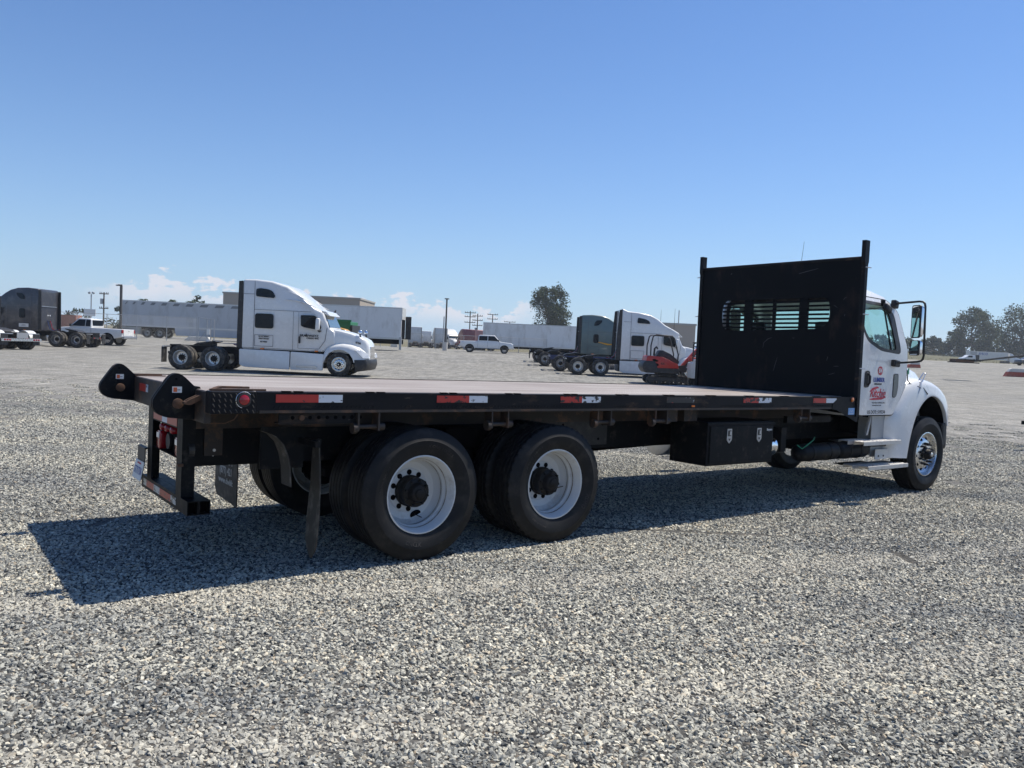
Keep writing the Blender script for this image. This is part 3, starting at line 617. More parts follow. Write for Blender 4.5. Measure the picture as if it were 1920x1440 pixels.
# deck
mb = MB(); mb.box(-1.59, 5.95, -1.195, 1.225, 1.262, 1.272); P('deck_plate', mb, M['deck'])
k_ = 0
for i in range(19):
    x = -1.42+i*.4; mb = MB(); mb.box(x-.035, x+.035, -1.19, 1.19, 1.155, 1.258); P('deck_crossmember', mb, M['rustb'] if i % 3 else M['black'])
mb = MB(); mb.prism([(-1.20, 1.279), (-1.222, 1.273), (-1.222, 1.145), (-1.212, 1.133), (-1.12, 1.133), (-1.12, 1.14), (-1.20, 1.15)], 'x', -1.30, 5.94)
P('side_rail', mb, M['rail'])
mb = MB(); mb.prism([(1.225, 1.279), (1.245, 1.273), (1.245, 1.145), (1.235, 1.133), (1.15, 1.133), (1.15, 1.14), (1.225, 1.15)], 'x', -1.59, 5.94)
P('side_rail', mb, M['rail'])
# brown rusted lower lip, row of tread lugs, stake pockets cut in the top edge
mb = MB(); mb.box(-1.28, 5.45, -1.2265, -1.2225, 1.134, 1.152); P('rail_lip', mb, M['rustb'])
rnd = random.Random(3); mb = MB(); x = -1.18
while x < 5.4:
    if rnd.random() < .13: x += .08+.15*rnd.random()
    d_ = .011; mb.add([(x-d_, -1.223, 1.166), (x+.006-d_, -1.223, 1.163), (x+d_, -1.2275, 1.182), (x-.006+d_, -1.2275, 1.186), (x, -1.2285, 1.174)], [(0,1,4), (1,2,4), (2,3,4), (3,0,4)]); x += .034
stuff(P('tread_lugs', mb, M['rail']))
for x in [-1.13+.62*i for i in range(12)]:
    for dx in (0, .085):
        mb = MB(); mb.box(x+dx, x+dx+.062, -1.224, -1.196, 1.2735, 1.2815); P('stake_pocket', mb, M['dark'])
# corner tread plate with the round red lamp
mb = MB(); mb.box(-1.595, -1.302, -1.228, -1.12, 1.13, 1.276); P('corner_plate', mb, M['rail'], bevel=.006)
mb = MB()
for i in range(8):
    for j in range(4):
        x = -1.575+i*.036; z = 1.146+j*.034+(.0 if i % 2 else .006); s_ = 1
        if x > -1.42 and i > 3 and math.hypot(x+1.385, z-1.218) < .05: continue
        mb.add([(x-.009, -1.229, z+.010*s_), (x-.003, -1.229, z+.012*s_), (x+.009, -1.229, z-.010*s_), (x+.003, -1.229, z-.012*s_), (x, -1.2335, z)], [(0,1,4), (1,2,4), (2,3,4), (3,0,4)])
stuff(P('tread_lugs', mb, mat('worn_lug_steel', (.05,.046,.042), .5, var=.5, vs=30)))
mb = MB(); mb.lathe([(.046, -1.225), (.046, -1.236), (.036, -1.238), (.035, -1.229), (.001, -1.229)], c=(-1.385, 0, 1.222), n=28, mi=0); ml = P('marker_lamp', mb, M['trim'], smooth=40)
mb = MB(); mb.lathe([(.034, -1.229), (.033, -1.240), (.02, -1.246), (.001, -1.248)], c=(-1.385, 0, 1.222), n=24); P('lens', mb, M['red'], ml, smooth=50)
mb = MB(); mb.tube([(-1.385+.052*cos(R(a)), -1.232, 1.222+.052*sin(R(a))) for a in range(40, 260, 12)], .0025, 6)
P('lamp_guard', mb, M['alu'])
mb = MB(); mb.tube([(-1.40, -1.18, 1.135), (-1.42, -1.16, 1.09), (-1.46, -1.1, 1.06), (-1.52, -1.0, 1.05)], .004, 6); P('wire', mb, M['rust'])
# reflective tape
for (x0, xm, x1, w) in ((-1.172, -.872, -.695, .36), (.076, .37, .545, .43), (1.306, 1.55, 1.771, .47), (2.63, 2.83, 3.021, .60), (3.80, 4.06, 4.28, .46), (5.073, 5.33, 5.544, .38)):
    mb = MB(); mb.box(x0, xm, -1.2245, -1.222, 1.205, 1.258, 0); mb.box(xm, x1, -1.2245, -1.222, 1.205, 1.258, 1)
    P('reflective_tape', mb, [tape('red_tape', REDT, w), tape('white_tape', WHT, w)])
mb = MB(); mb.prism([(5.45, 1.133), (5.47, 1.20), (5.60, 1.276), (6.02, 1.276), (6.02, .975), (5.99, .975), (5.56, 1.12)], 'y', -1.229, -1.2225); P('corner_gusset', mb, M['rail'])
mb = MB(); mb.lathe([(.034, -1.228), (.034, -1.236), (.001, -1.236)], c=(5.866, 0, 1.245), n=20); mk = P('side_marker', mb, M['trim'])
mb = MB(); mb.lathe([(.028, -1.235), (.026, -1.244), (.001, -1.249)], c=(5.866, 0, 1.245), n=20); P('lens', mb, M['amber'], mk, smooth=50)
mb = MB(); mb.box(2.99, 3.03, -1.232, -1.223, 1.165, 1.18); P('side_marker', mb, M['amber'])
mb = MB(); mb.box(5.80, 5.935, -1.2315, -1.2295, 1.065, 1.145); st = P('sticker', mb, M['stickb'])
mb = MB(); strokes(mb, [[(-.04, -.015), (-.02, .012), (0, -.01), (.02, .012), (.04, -.015)], [(-.05, -.03), (.05, -.03)]], .006, (5.867, -1.2318, 1.108), (1, 0, 0), (0, 0, 1)); P('emblem', mb, M['stickw'], st)
# rear header, lugs, pins and link arms
mb = MB(); mb.box(-1.60, -1.555, -1.12, 1.24, 1.06, 1.268); P('rear_header', mb, M['rustb'], bevel=.006)
mb = MB(); mb.box(-1.606, -1.6005, .44, .66, 1.165, 1.225, 0); mb.box(-1.606, -1.6005, .385, .44, 1.165, 1.225, 1); P('reflective_tape', mb, [tape('red_tape', REDT, .3), tape('white_tape', WHT, .4)])
lug_o = [(-1.565, 1.29), (-1.60, 1.285), (-1.665, 1.348), (-1.70, 1.372), (-1.735, 1.372), (-1.765, 1.35), (-1.835, 1.245), (-1.862, 1.20), (-1.862, 1.155), (-1.845, 1.12), (-1.81, 1.095), (-1.77, 1.082), (-1.565, 1.062)]
for s, yy in ((-1, -.87), (1, .90)):
    for dy in (-.035, .012):
        mb = MB(); mb.prism(roundpoly(lug_o, .02, 2), 'y', yy+dy, yy+dy+.022); lg = P('mounting_lug', mb, M['black'] if dy < 0 else M['rustb'], bevel=.003)
    mb = MB(); mb.cyl((-1.71, yy-.06, 1.175), (-1.71, yy+.05, 1.175), .033, 20); P('lug_pin', mb, M['rust'], bevel=.003, smooth=40)
    mb = MB(); mb.cyl((-1.722, yy-.0355, 1.335), (-1.722, yy-.037, 1.335), .008, 10); P('bolt', mb, M['dark'])
    mb = MB(); mb.box(-1.745, -1.685, yy-.0365, yy-.0352, 1.245, 1.285, 0); mb.box(-1.738, -1.715, yy-.0372, yy-.0366, 1.25, 1.28, 1); mb.box(-1.714, -1.695, yy-.0372, yy-.0366, 1.262, 1.266, 2); P('warning_sticker', mb, [M['stickw'], M['sticko'], M['ink']])
mb = MB(); y0, y1 = -1.03, -.99     # slotted link arm, two cheeks round a slot
for ya, yb in ((-1.045, -1.025), (-.995, -.975)):
    mb.prism([(-1.695, 1.195), (-1.685, 1.175), (-1.66, 1.175), (-1.50, 1.262), (-1.47, 1.283), (-1.47, 1.30), (-1.505, 1.288), (-1.67, 1.212)], 'y', ya, yb)
mb.box(-1.70, -1.68, -1.045, -.975, 1.178, 1.195); mb.prism([(-1.53, 1.255), (-1.50, 1.262), (-1.47, 1.283), (-1.28, 1.283), (-1.28, 1.297), (-1.47, 1.30), (-1.505, 1.288), (-1.545, 1.27)], 'y', -1.025, -.995)
P('link_arm', mb, M['rust'], bevel=.003)
mb = MB(); mb.box(-1.58, -1.22, -1.17, -1.145, 1.277, 1.289); P('flat_bar', mb, M['rust'])
for yy in (.97, .84):
    mb = MB(); mb.box(-1.60, -1.36, yy, yy+.04, 1.274, 1.288 if yy > .9 else 1.281); P('flat_bar', mb, M['rust'])
# underride guard
for s in (-1, 1):
    mb = MB(); ya, yb = sorted((s*.36, s*.50)); mb.box(-1.565, -1.555, ya, yb, .475, 1.07); yo = s*.50; mb.box(-1.555, -1.475, min(yo, yo-s*.01), max(yo, yo-s*.01), .475, 1.06)
    P('guard_upright', mb, M['black'])
for x0 in (-1.565, -1.485):
    mb = MB(); t_ = .007
    mb.box(x0, x0+.078, -.67, .67, .375, .375+t_); mb.box(x0, x0+.078, -.67, .67, .475-t_, .475); mb.box(x0, x0+t_, -.67, .67, .375+t_, .475-t_); mb.box(x0+.078-t_, x0+.078, -.67, .67, .375+t_, .475-t_)
    mb.box(x0+t_, x0+.078-t_, -.60, .60, .375+t_, .475-t_, 1)
    P('guard_bar', mb, [M['black'], M['dark']])
segs = [(.64, .55, 1), (.55, .37, 0), (.37, .24, 1), (.24, -.10, 0), (-.10, -.30, 1)]
for (a, b_, mi) in [(.60, .50, 1), (.50, .26, 0), (.26, .08, 1), (.08, -.24, 0), (-.24, -.38, 1)]:
    mb = MB(); mb.box(-1.5675, -1.5652, b_, a, .40, .452); P('reflective_tape', mb, tape('red_tape', REDT, .40) if mi == 0 else tape('white_tape', (.5, .5, .48), .42))
# light panel
mb = MB(); mb.box(-1.50, -1.49, -.355, .36, .74, 1.06); mb.box(-1.555, -1.49, -.355, .36, .735, .742); lp = P('light_panel', mb, M['dark'])
mb = MB(); mb.box(-1.565, -1.50, -.355, .355, .955, 1.06); mb.box(-1.5675, -1.565, .07, .33, .965, 1.025, 1); mb.box(-1.5675, -1.565, -.08, .07, .965, 1.025, 2); mb.box(-1.5675, -1.565, -.35, -.08, .965, 1.025, 1)
P('tape_board', mb, [M['black'], tape('red_tape', (.45, .09, .07), .32), tape('white_tape', WHT, .3)], lp)
for yy in (.17, .02, -.13):
    mb = MB(); mb.lathe([(.028, -1.49), (.028, -1.545), (.02, -1.555), (.001, -1.558)], c=(0, yy, .915), n=16, ax='x'); P('marker_lens', mb, M['red'], lp, smooth=45)
for yy in (.235, -.30):
    mb = MB(); mb.loft([[(x, yy+(a-0.5)*.11, .73+.15*b_) for (a, b_) in ((.1, 0), (.9, 0), (1, .12), (1, .88), (.9, 1), (.1, 1), (0, .88), (0, .12))] for x in (-1.50, -1.55)]); tl = P('tail_light', mb, M['red'], lp, bevel=.008, smooth=40)
    mb = MB(); mb.box(-1.556, -1.551, yy-.035, yy+.035, .825, .865); P('reverse_lens', mb, M['clear'], tl)
    mb = MB(); mb.cyl((-1.48, yy-.16, .81), (-1.52, yy-.16, .81), .06, 16); P('lamp_socket', mb, M['trim'], lp)
mb = MB(); mb.box(-1.60, -1.56, -.53, -.50, .70, .72); P('bolt', mb, M['rust'])
# licence plate on a bent bracket
bk = MB(); bk.prism([(-1.575, .72), (-1.60, .715), (-1.60, .60), (-1.625, .46), (-1.619, .458), (-1.594, .598), (-1.592, .70), (-1.575, .71)], 'y', .44, .68); bk = P('plate_bracket', bk, M['trim'])
mb = MB(); mb.prism([(-1.607, .602), (-1.634, .455), (-1.630, .454), (-1.603, .601)], 'y', .42, .70); pl = P('licence_plate', mb, M['stickw'], bk)
text('5T71736', .085, M['inkb'], bk, (-1.6235, .56, .522), (0, -1, 0), (.18, 0, .984), 'plate_number', sx_=.78, ext=.0005); text('CALIFORNIA', .022, M['inkr'], bk, (-1.6125, .56, .582), (0, -1, 0), (.18, 0, .984), 'plate_state', ext=.0005)
# hanger plate, drilled beam, quarter fender, mud flaps
mb = MB(); mb.box(-1.40, -1.27, -.455, -.4345, .76, 1.06, 0); mb.cyl((-1.33, -.455, .80), (-1.33, -.463, .80), .011, 8, mi=1); P('hanger_plate', mb, [M['rustb'], M['alud']])
mb = MB(); mb.cyl((-1.33, -.4345, .76), (-1.33, -.436, .76), .008, 8); P('bolt_hole', mb, M['clear'])
mb = MB(); mb.box(-1.13, -.55, -1.18, -1.165, 1.055, 1.132, 0); mb.box(-1.13, -.55, -1.165, -1.10, 1.055, 1.065, 0)
for i, x in enumerate([-1.035+.0625*i for i in range(9)]):
    if i == 1: mb.cyl((x, -1.18, 1.098), (x, -1.192, 1.098), .019, 12, mi=2)
    else: mb.cyl((x, -1.18, 1.098), (x, -1.1815, 1.098), .0135, 12, mi=1)
P('drilled_beam', mb, [M['rail'], M['dark'], M['rust']])
mb = MB(); arc = [(-1.20, 1.0), (-1.14, .975), (-1.085, .92), (-1.05, .84), (-1.03, .75), (-1.02, .62)]
mb.loft([[(x, -1.14, z), (x, -.98, z), (x+.012, -.98, z-.006), (x+.012, -1.14, z-.006)] for x, z in arc]); P('quarter_fender', mb, M['dustflap'])
mb = MB(); mb.box(-1.12, -.80, -.82, -.80, .70, 1.0); mb.box(-.84, -.80, -1.12, -.45, .88, .92); mb.box(-.83, -.76, -1.05, -.96, .90, .93); P('fender_bracket', mb, M['black'])
mb = MB(); rings = []
for (z, w_, tw, cx, cy) in ((.93, .10, .05, -.80, -1.05), (.80, .15, .05, -.80, -1.05), (.62, .20, .08, -.80, -1.06), (.40, .25, .1, -.81, -1.06), (.20, .25, .12, -.82, -1.06), (.15, .18, .12, -.82, -1.06), (.09, .03, .12, -.82, -1.06)):
    dx, dy = w_/2*sin(tw)*.8, w_/2*cos(tw); rings.append([(cx-dx-.004, cy-dy, z), (cx+dx-.004, cy+dy, z), (cx+dx+.004, cy+dy, z), (cx-dx+.004, cy-dy, z)])
mb.loft(rings); P('mud_flap', mb, M['dustflap'], smooth=60)
mb = MB(); mb.prism([(.62, .86), (.62, .15), (.66, .13), (.72, .15), (1.18, .17), (1.24, .24), (1.24, .86)], 'x', -.80, -.79); mf = P('mud_flap', mb, M['flap'])
for i, (s_, z) in enumerate((('D.W. LIFT', .515), ('(877) 421', .42), ('www.dwlift', .33))):
    text(s_, .095 if i < 2 else .075, M['inkw'], mf, (-.8012, .93, z), (0, -1, 0), (0, 0, 1), 'flap_lettering', sx_=.95 if i < 2 else 1.15, ext=.0006, bold=.0015)
# strap winches under the near rail
for x in (-.485, .68, 1.83, 2.57, 4.94):
    mb = MB()
    for dx in (-.085, .075): mb.box(x+dx, x+dx+.012, -1.225, -1.12, 1.0, 1.134)
    mb.cyl((x-.10, -1.19, 1.03), (x+.12, -1.19, 1.03), .017, 12); mb.cyl((x+.09, -1.19, 1.03), (x+.135, -1.19, 1.03), .03, 12); mb.cyl((x-.115, -1.19, 1.02), (x-.085, -1.19, 1.02), .04, 14)
    P('strap_winch', mb, M['rustb'], smooth=35)
for x in (2.95, 3.25):
    mb = MB(); mb.box(x-.1, x+.1, -1.0, -.9, 1.0, 1.134); P('rail_bracket', mb, M['rustb'])
# toolbox
tb = MB(); tb.box(3.30, 4.40, -1.185, -.70, .56, 1.005); tb = P('toolbox', tb, M['black'], bevel=.006)
mb = MB(); mb.box(3.335, 4.375, -1.196, -1.1855, .585, .965); P('toolbox_door', mb, M['black'], tb, bevel=.004)
mb = MB(); mb.box(3.29, 4.41, -1.20, -1.1855, .975, .992); P('toolbox_lid_lip', mb, M['rail'], tb)
for x in (3.63, 4.13):
    mb = MB(); mb.prism([(x-.036, .935), (x+.036, .935), (x+.040, .83), (x+.034, .815), (x, .785), (x-.034, .815), (x-.040, .83)], 'y', -1.203, -1.1965, 0)
    mb.prism([(x-.024, .92), (x+.024, .92), (x+.026, .86), (x-.026, .86)], 'y', -1.2045, -1.2032, 1); mb.box(x-.008, x+.016, -1.212, -1.2045, .87, .91, 0); mb.prism([(x-.02, .835), (x+.02, .835), (x, .81)], 'y', -1.2045, -1.2032, 1)
    P('latch', mb, [M['alud'], M['trim']], tb)
text('Buyers', .034, M['stickw'], tb, (4.315, -1.1968, .915), (1, 0, 0), (0, 0, 1), 'maker_lettering', bold=.001)
mb = MB(); mb.lathe([(.001, 4.40), (.11, 4.42), (.13, 4.47), (.13, 4.62), (.12, 4.64), (.12, 4.70), (.06, 4.76), (.001, 4.77)], c=(0, -.93, .70), n=24, ax='x'); P('exhaust_canister', mb, M['chrome'], smooth=40)
mb = MB(); mb.box(4.9, 5.0, -.95, -.45, .62, .9); mb.box(5.0, 5.9, -.95, -.9, .95, 1.03); P('support_bracket', mb, M['black'])
# air tanks, hose
for (xa, xb, yy) in ((5.20, 5.95, -.98), (6.0, 6.62, -.98)):
    mb = MB(); mb.lathe([(.001, xa-.06), (.06, xa-.045), (.095, xa), (.105, xa+.03), (.105, xb-.03), (.095, xb), (.001, xb+.05)], c=(0, yy, .60), n=24, ax='x')
    for xx in (xa+.2, xb-.18): mb.lathe([(.104, xx-.02), (.110, xx-.02), (.110, xx+.02), (.104, xx+.02)], c=(0, yy, .60), n=24, ax='x', closed=True)
    P('air_tank', mb, M['black'], smooth=40)
mb = MB(); mb.tube([(5.12, -1.02, .70), (5.16, -1.06, .66), (5.20, -1.09, .70), (5.35, -1.08, .76), (5.5, -1.0, .78)], .006, 6); P('air_hose', mb, M['stickg'])
# far side: fuel tank only glimpsed below the frame
mb = MB(); mb.cyl((4.9, .95, .62), (6.1, .95, .62), .28, 24); P('fuel_tank', mb, M['alud'], smooth=40, bevel=.02)
# headboard (rack)
XR = 5.97
hb = MB(); ring_panel(hb, [(-1.235, 1.05), (1.235, 1.24), (1.235, 2.925), (-1.235, 2.925)], roundpoly([(-.81, 2.10), (.83, 2.06), (.83, 2.50), (-.81, 2.50)], .17, 6), lambda u, v: ((XR, u, v), (-1, 0, 0)), .006, 128, c=(.01, 2.29))
hb = P('headboard', hb, M['rack'])
for i in range(8):
    z = 2.113+i*.0545; mb = MB(); mb.box(XR+.001, XR+.007, -.80, .82, z-.013, z+.013); P('slat', mb, M['rack'], hb)
for (ya, yb) in ((.345, .465), (-.012, .018), (-.49, -.375)):
    mb = MB(); mb.box(XR+.007, XR+.05, ya, yb, 2.0 if yb-ya < .05 else 1.28, 2.55 if yb-ya < .05 else 2.89); P('stiffener', mb, M['rack'], hb)
mb = MB(); mb.cyl((XR+.02, -1.24, 2.94), (XR+.02, 1.24, 2.94), .026, 12); P('top_tube', mb, M['rail'], hb, smooth=40)
for s in (-1, 1):
    mb = MB(); z0 = 1.04 if s < 0 else 1.2; y = s*1.247
    mb.prism([(XR-.015, z0), (XR+.045, z0), (XR+.045, 2.86), (XR+.06, 2.90), (XR+.06, 3.15 if s < 0 else 3.12), (XR-.03, 3.15 if s < 0 else 3.12), (XR-.03, 2.90), (XR-.015, 2.86)], 'y', min(y, y-s*.05), max(y, y-s*.05)); P('post', mb, M['rail'], hb)
for (z) in (2.83, 2.27, 1.62):
    mb = MB(); mb.cyl((XR-.01, -1.25, z), (XR+.09, -1.26, z), .007, 6); P('tie_hook', mb, M['alud'], hb)
    mb = MB(); mb.cyl((XR-.01, 1.25, z), (XR+.02, 1.32, z), .007, 6); P('tie_hook', mb, M['alud'], hb)
rnd = random.Random(11); mb = MB(); ln = []
for i in range(11):
    y = rnd.choice((rnd.uniform(-1.15, -.8), rnd.uniform(-1.1, .6))); z = rnd.uniform(1.45, 2.75)
    if -.85 < y < .87 and 2.0 < z < 2.55: continue
    a = rnd.uniform(-.5, .5)+(.9 if rnd.random() < .3 else 0); l = rnd.uniform(.015, .05); ln.append([(-y-l*cos(a), z-l*sin(a), .5), (-y, z+rnd.uniform(-.01, .01), 1), (-y+l*cos(a), z+l*sin(a), .3)])
ln += [[(-.0, 1.98, .5), (-.06, 1.96, 1.3), (-.12, 1.91, 1), (-.13, 1.84, .6)][::1], [(.10, 1.72, .5), (.07, 1.62, 1.2), (.05, 1.54, .5)], [(.35, 2.80), (.45, 2.82, 1.3), (.62, 2.85, .6)], [(-.72, 2.84, .6), (-.70, 2.86, 2.2)]]
strokes(mb, ln, .004, (XR-.0008, 0, 0), (0, -1, 0), (0, 0, 1), th=.0005); stuff(P('scratches', mb, M['inkg'], hb))
# ------------------------------------------------------------------ cab
lev = [(1.035, 6.12, 7.40, 1.105), (1.75, 6.12, 7.50, 1.105), (1.95, 6.12, 7.42, 1.095), (2.44, 6.13, 7.19, 1.02), (2.56, 6.16, 7.07, .96), (2.645, 6.24, 6.90, .86), (2.70, 6.36, 6.66, .66)]
def lerpl(z, k):
    for a, b_ in zip(lev, lev[1:]):
        if z <= b_[0]: t = max(0, (z-a[0])/(b_[0]-a[0])); return a[k]+(b_[k]-a[k])*t
    return lev[-1][k]
def cab_ring(z, x0, x1, hw, d=0.):
    rr_ = .16
    return [(x, y, z) for x, y in rrect(x0+d, x1-d, -hw+d, hw-d, rr_ if hw > .9 else .3*hw, 5)]
def cab_solid(d):
    mb = MB(); rings = []
    for i, (z, x0, x1, hw) in enumerate(lev):
        zz = z-(d if i > 3 else 0)+(d if i == 0 else 0); rings.append(cab_ring(zz, x0, x1, hw, d))
    mb.loft(rings); return mb.build('cab_body', M['white'])
WIN = roundpoly([(6.30, 2.455), (6.86, 2.44), (7.03, 2.33), (7.155, 1.86), (6.72, 1.89), (6.42, 1.99), (6.32, 2.12)], .06, 3)
def bool_cut(o, cutters):
    for c in cutters:
        m_ = o.modifiers.new('b', 'BOOLEAN'); m_.operation = 'DIFFERENCE'; m_.solver = 'EXACT'; m_.object = c
    bpy.context.view_layer.update(); dg = bpy.context.evaluated_depsgraph_get()
    me = bpy.data.meshes.new_from_object(o.evaluated_get(dg)); o.modifiers.clear(); old = o.data; o.data = me
    for c in cutters: bpy.data.objects.remove(c)
    return o
cab = cab_solid(0); cut = [cab_solid(.045)]
for s in (-1, 1):
    m_ = MB(); m_.prism(WIN, 'y', min(s*.8, s*1.4), max(s*.8, s*1.4)); cut.append(m_.build('c', M['dark']))
m_ = MB(); m_.prism(roundpoly([(-.84, 2.04), (.84, 2.04), (.84, 2.48), (-.84, 2.48)], .1), 'x', 5.9, 6.4); cut.append(m_.build('c', M['dark']))
m_ = MB(); m_.prism(roundpoly([(-.98, 1.84), (.98, 1.84), (.88, 2.42), (-.88, 2.42)], .1), 'x', 6.95, 7.8); cut.append(m_.build('c', M['dark']))
bool_cut(cab, cut); cab.name = 'cab_body'; cab.parent = TR
cab.data.polygons.foreach_set('use_smooth', [True]*len(cab.data.polygons)); cab.data.set_sharp_from_angle(angle=R(32))
for s in (-1, 1):
    fm = lambda off: (lambda u, v: ((u, s*(lerpl(v, 3)+off), v), (0, s, 0)))
    D_out = roundpoly([(6.22, 1.045), (7.08, 1.045), (7.36, 1.43), (7.37, 1.88), (7.20, 2.36), (6.98, 2.515), (6.22, 2.53)], .04, 3)
    bo = [(6.22-.012, 1.045-.012), (7.085, 1.033), (7.373, 1.425), (7.383, 1.885), (7.212, 2.368), (6.985, 2.528), (6.208, 2.543)]
    mb = MB(); ring_panel(mb, roundpoly(bo, .04, 3), D_out, fm(.0012), .01, 96, c=(6.75, 1.75)); P('door_seam', mb, M['dark'])
    WO = roundpoly([(6.27, 2.485), (6.89, 2.47), (7.09, 2.34), (7.205, 1.825), (6.70, 1.855), (6.38, 1.96), (6.285, 2.11)], .07, 3)
    mb = MB(); ring_panel(mb, D_out, WO, fm(.006), .012, 96, c=(6.72, 2.05)); dr = P('door', mb, M['white'], bevel=0, smooth=40)
    mb = MB(); ring_panel(mb, WO, roundpoly([(6.31, 2.445), (6.83, 2.43), (6.975, 2.33), (7.09, 1.87), (6.715, 1.90), (6.43, 2.0), (6.33, 2.13)], .06, 3), fm(.004), .02, 96, c=(6.72, 2.12)); P('window_seal', mb, M['trim'], dr)
    mb = MB(); mb.loft([[(x, s*(lerpl(z, 3)-.012), z) for x, z in WIN], [(x, s*(lerpl(z, 3)-.016), z) for x, z in WIN]]); P('window_pane', mb, M['glass'], dr)
    mb = MB(); mb.tube([(6.86, s*(lerpl(2.44, 3)-.005), 2.44), (6.97, s*(lerpl(1.88, 3)-.005), 1.87)], .012, 6); P('window_divider', mb, M['trim'], dr)
    # recessed black handle, lower peep window
    mb = MB(); pts = roundpoly([(6.335, 1.60), (6.45, 1.60), (6.455, 1.40), (6.33, 1.38)], .045, 4)
    y = s*(1.105+.006); ys = sorted((y, y+s*.006)); mb.prism(pts, 'y', *ys); mb.tube([(6.405, y+s*.01, 1.565), (6.415, y+s*.028, 1.53), (6.415, y+s*.028, 1.45), (6.405, y+s*.01, 1.42)], .012, 8, mi=0); mb.cyl((6.385, y+s*.006, 1.575), (6.385, y+s*.010, 1.575), .008, 8, mi=1)
    P('door_handle', mb, [M['trim'], M['alud']], dr, bevel=.003)
    mb = MB(); pw = roundpoly([(7.035, 1.575), (7.155, 1.575), (7.16, 1.40), (7.135, 1.30), (7.095, 1.265), (7.03, 1.265)], .03, 3); mb.prism(pw, 'y', *sorted((y, y+s*.004)))
    pp = P('lower_window', mb, M['trim'], dr); mb = MB(); c_ = (7.09, 1.43); mb.prism([(c_[0]+(a-c_[0])*.84, c_[1]+(b_-c_[1])*.93) for a, b_ in pw], 'y', *sorted((y+s*.004, y+s*.0055))); P('lower_window_pane', mb, mat('hazy_grey_pane', (.13, .15, .15), .25), dr)
    # grab bar seam, rocker
    fo = [(6.98, .49), (6.98, .75), (7.0, 1.03), (7.16, 1.25), (7.40, 1.46), (7.72, 1.535), (8.06, 1.50), (8.30, 1.42), (8.50, 1.28), (8.575, 1.10), (8.575, .90)]
    fi = [(7.40, .47), (7.455, .72), (7.545, .95), (7.65, 1.11), (7.78, 1.22), (7.93, 1.285), (8.08, 1.285), (8.25, 1.22), (8.38, 1.10), (8.45, .98), (8.48, .88)]
    def dens(ps, n=4):
        o_ = []
        for i in range(len(ps)-1):
            p0 = Vector(ps[max(i-1, 0)]); p1 = Vector(ps[i]); p2 = Vector(ps[i+1]); p3 = Vector(ps[min(i+2, len(ps)-1)])
            for k in range(n):
                t = k/n; o_.append(.5*((2*p1)+(-p0+p2)*t+(2*p0-5*p1+4*p2-p3)*t*t+(-p0+3*p1-3*p2+p3)*t**3))
        o_.append(Vector(ps[-1])); return o_
    rings = []
    for a, b_ in zip(dens(fo), dens(fi)):
        L_ = lambda t: a+(b_-a)*t
        rings.append([(q.x, s*yy, q.y) for q, yy in ((a, .70), (a, .90), (L_(.02), 1.02), (L_(.09), 1.09), (L_(.22), 1.135), (L_(.45), 1.155), (L_(.82), 1.16), (L_(.93), 1.168), (b_, 1.165), (b_, 1.12), (L_(.9), 1.10), (L_(.12), .95))])
    mb = MB(); mb.loft(rings, closed=False, caps=False); fd = P('front_fender', mb, M['white'], smooth=55)
    mb = MB(); mb.loft([[(b_.x, s*1.12, b_.y), (b_.x, s*.55, b_.y), (b_.x+(b_.x-7.94)*.03, s*.55, b_.y+.02), (b_.x+(b_.x-7.94)*.03, s*1.10, b_.y+.02)] for b_ in dens(fi)]); P('wheel_arch_liner', mb, M['dark'], fd)
    mb = MB(); mb.box(6.99, 7.38, *sorted((s*.75, s*1.02)), .5, 1.04); P('fender_inner', mb, M['dark'])
    mb = MB(); mb.box(8.40, 8.52, *sorted((s*.7, s*1.15)), .60, .92); P('splash_guard', mb, M['trim'], bevel=.02)
    # side of the step well
    mb = MB(); mb.box(6.70, 7.03, *sorted((s*1.03, s*1.04)), .50, 1.035); mb.prism([(6.60, .78), (6.64, .78), (6.73, 1.035), (6.69, 1.035)], 'y', *sorted((s*1.0, s*1.03))); P('step_well_panel', mb, M['galv'])
    mb = MB(); mb.box(6.72, 7.38, *sorted((s*1.09, s*1.098)), .475, .60)
    for hx in (6.80, 6.92, 7.07, 7.22): mb.cyl((hx, s*1.098, .515), (hx, s*1.103, .515), .012, 8, mi=1)
    P('fender_support', mb, [M['white2'], M['dark']])
    for (z, xa, xb) in ((.725, 6.19, 7.10), (.415, 6.33, 7.31)):
        sp_ = MB()
        for (ya, yb) in ((1.10, 1.235), (.93, 1.06)):
            xo = 0 if ya > 1 else -.06
            y0, y1 = sorted((s*ya, s*yb)); sp_.box(xa+xo, xb+xo, y0, y1, z-.006, z); sp_.box(xa+xo, xb+xo, *sorted((s*yb, s*(yb-.005))), z-.045, z-.006); sp_.box(xa+xo, xb+xo, *sorted((s*ya, s*(ya+.005))), z-.045, z-.006)
            n_ = 30
            for k in range(n_):
                xx = xa+xo+(k+.5)*(xb-xa)/n_
                if abs(k-n_/2) < 1: continue
                for (q, w) in ((yb-.012, .009), ((ya+yb)/2, .012), (ya+.014, .009)): sp_.add([(xx-.011, s*q-w, z), (xx+.011, s*q-w, z), (xx+.011, s*q+w, z), (xx-.011, s*q+w, z), (xx, s*q, z+.009)], [(0,1,4), (1,2,4), (2,3,4), (3,0,4)])
        sb = P('step', sp_, M['step'])
        mb = MB(); mb.prism([(xa+.25, z-.045), (xb-.05, z-.045), (xb-.05, z-.09), (xa+.5, z-.09)], 'y', *sorted((s*.60, s*1.08))); P('step_bracket', mb, M['trim'], sb)
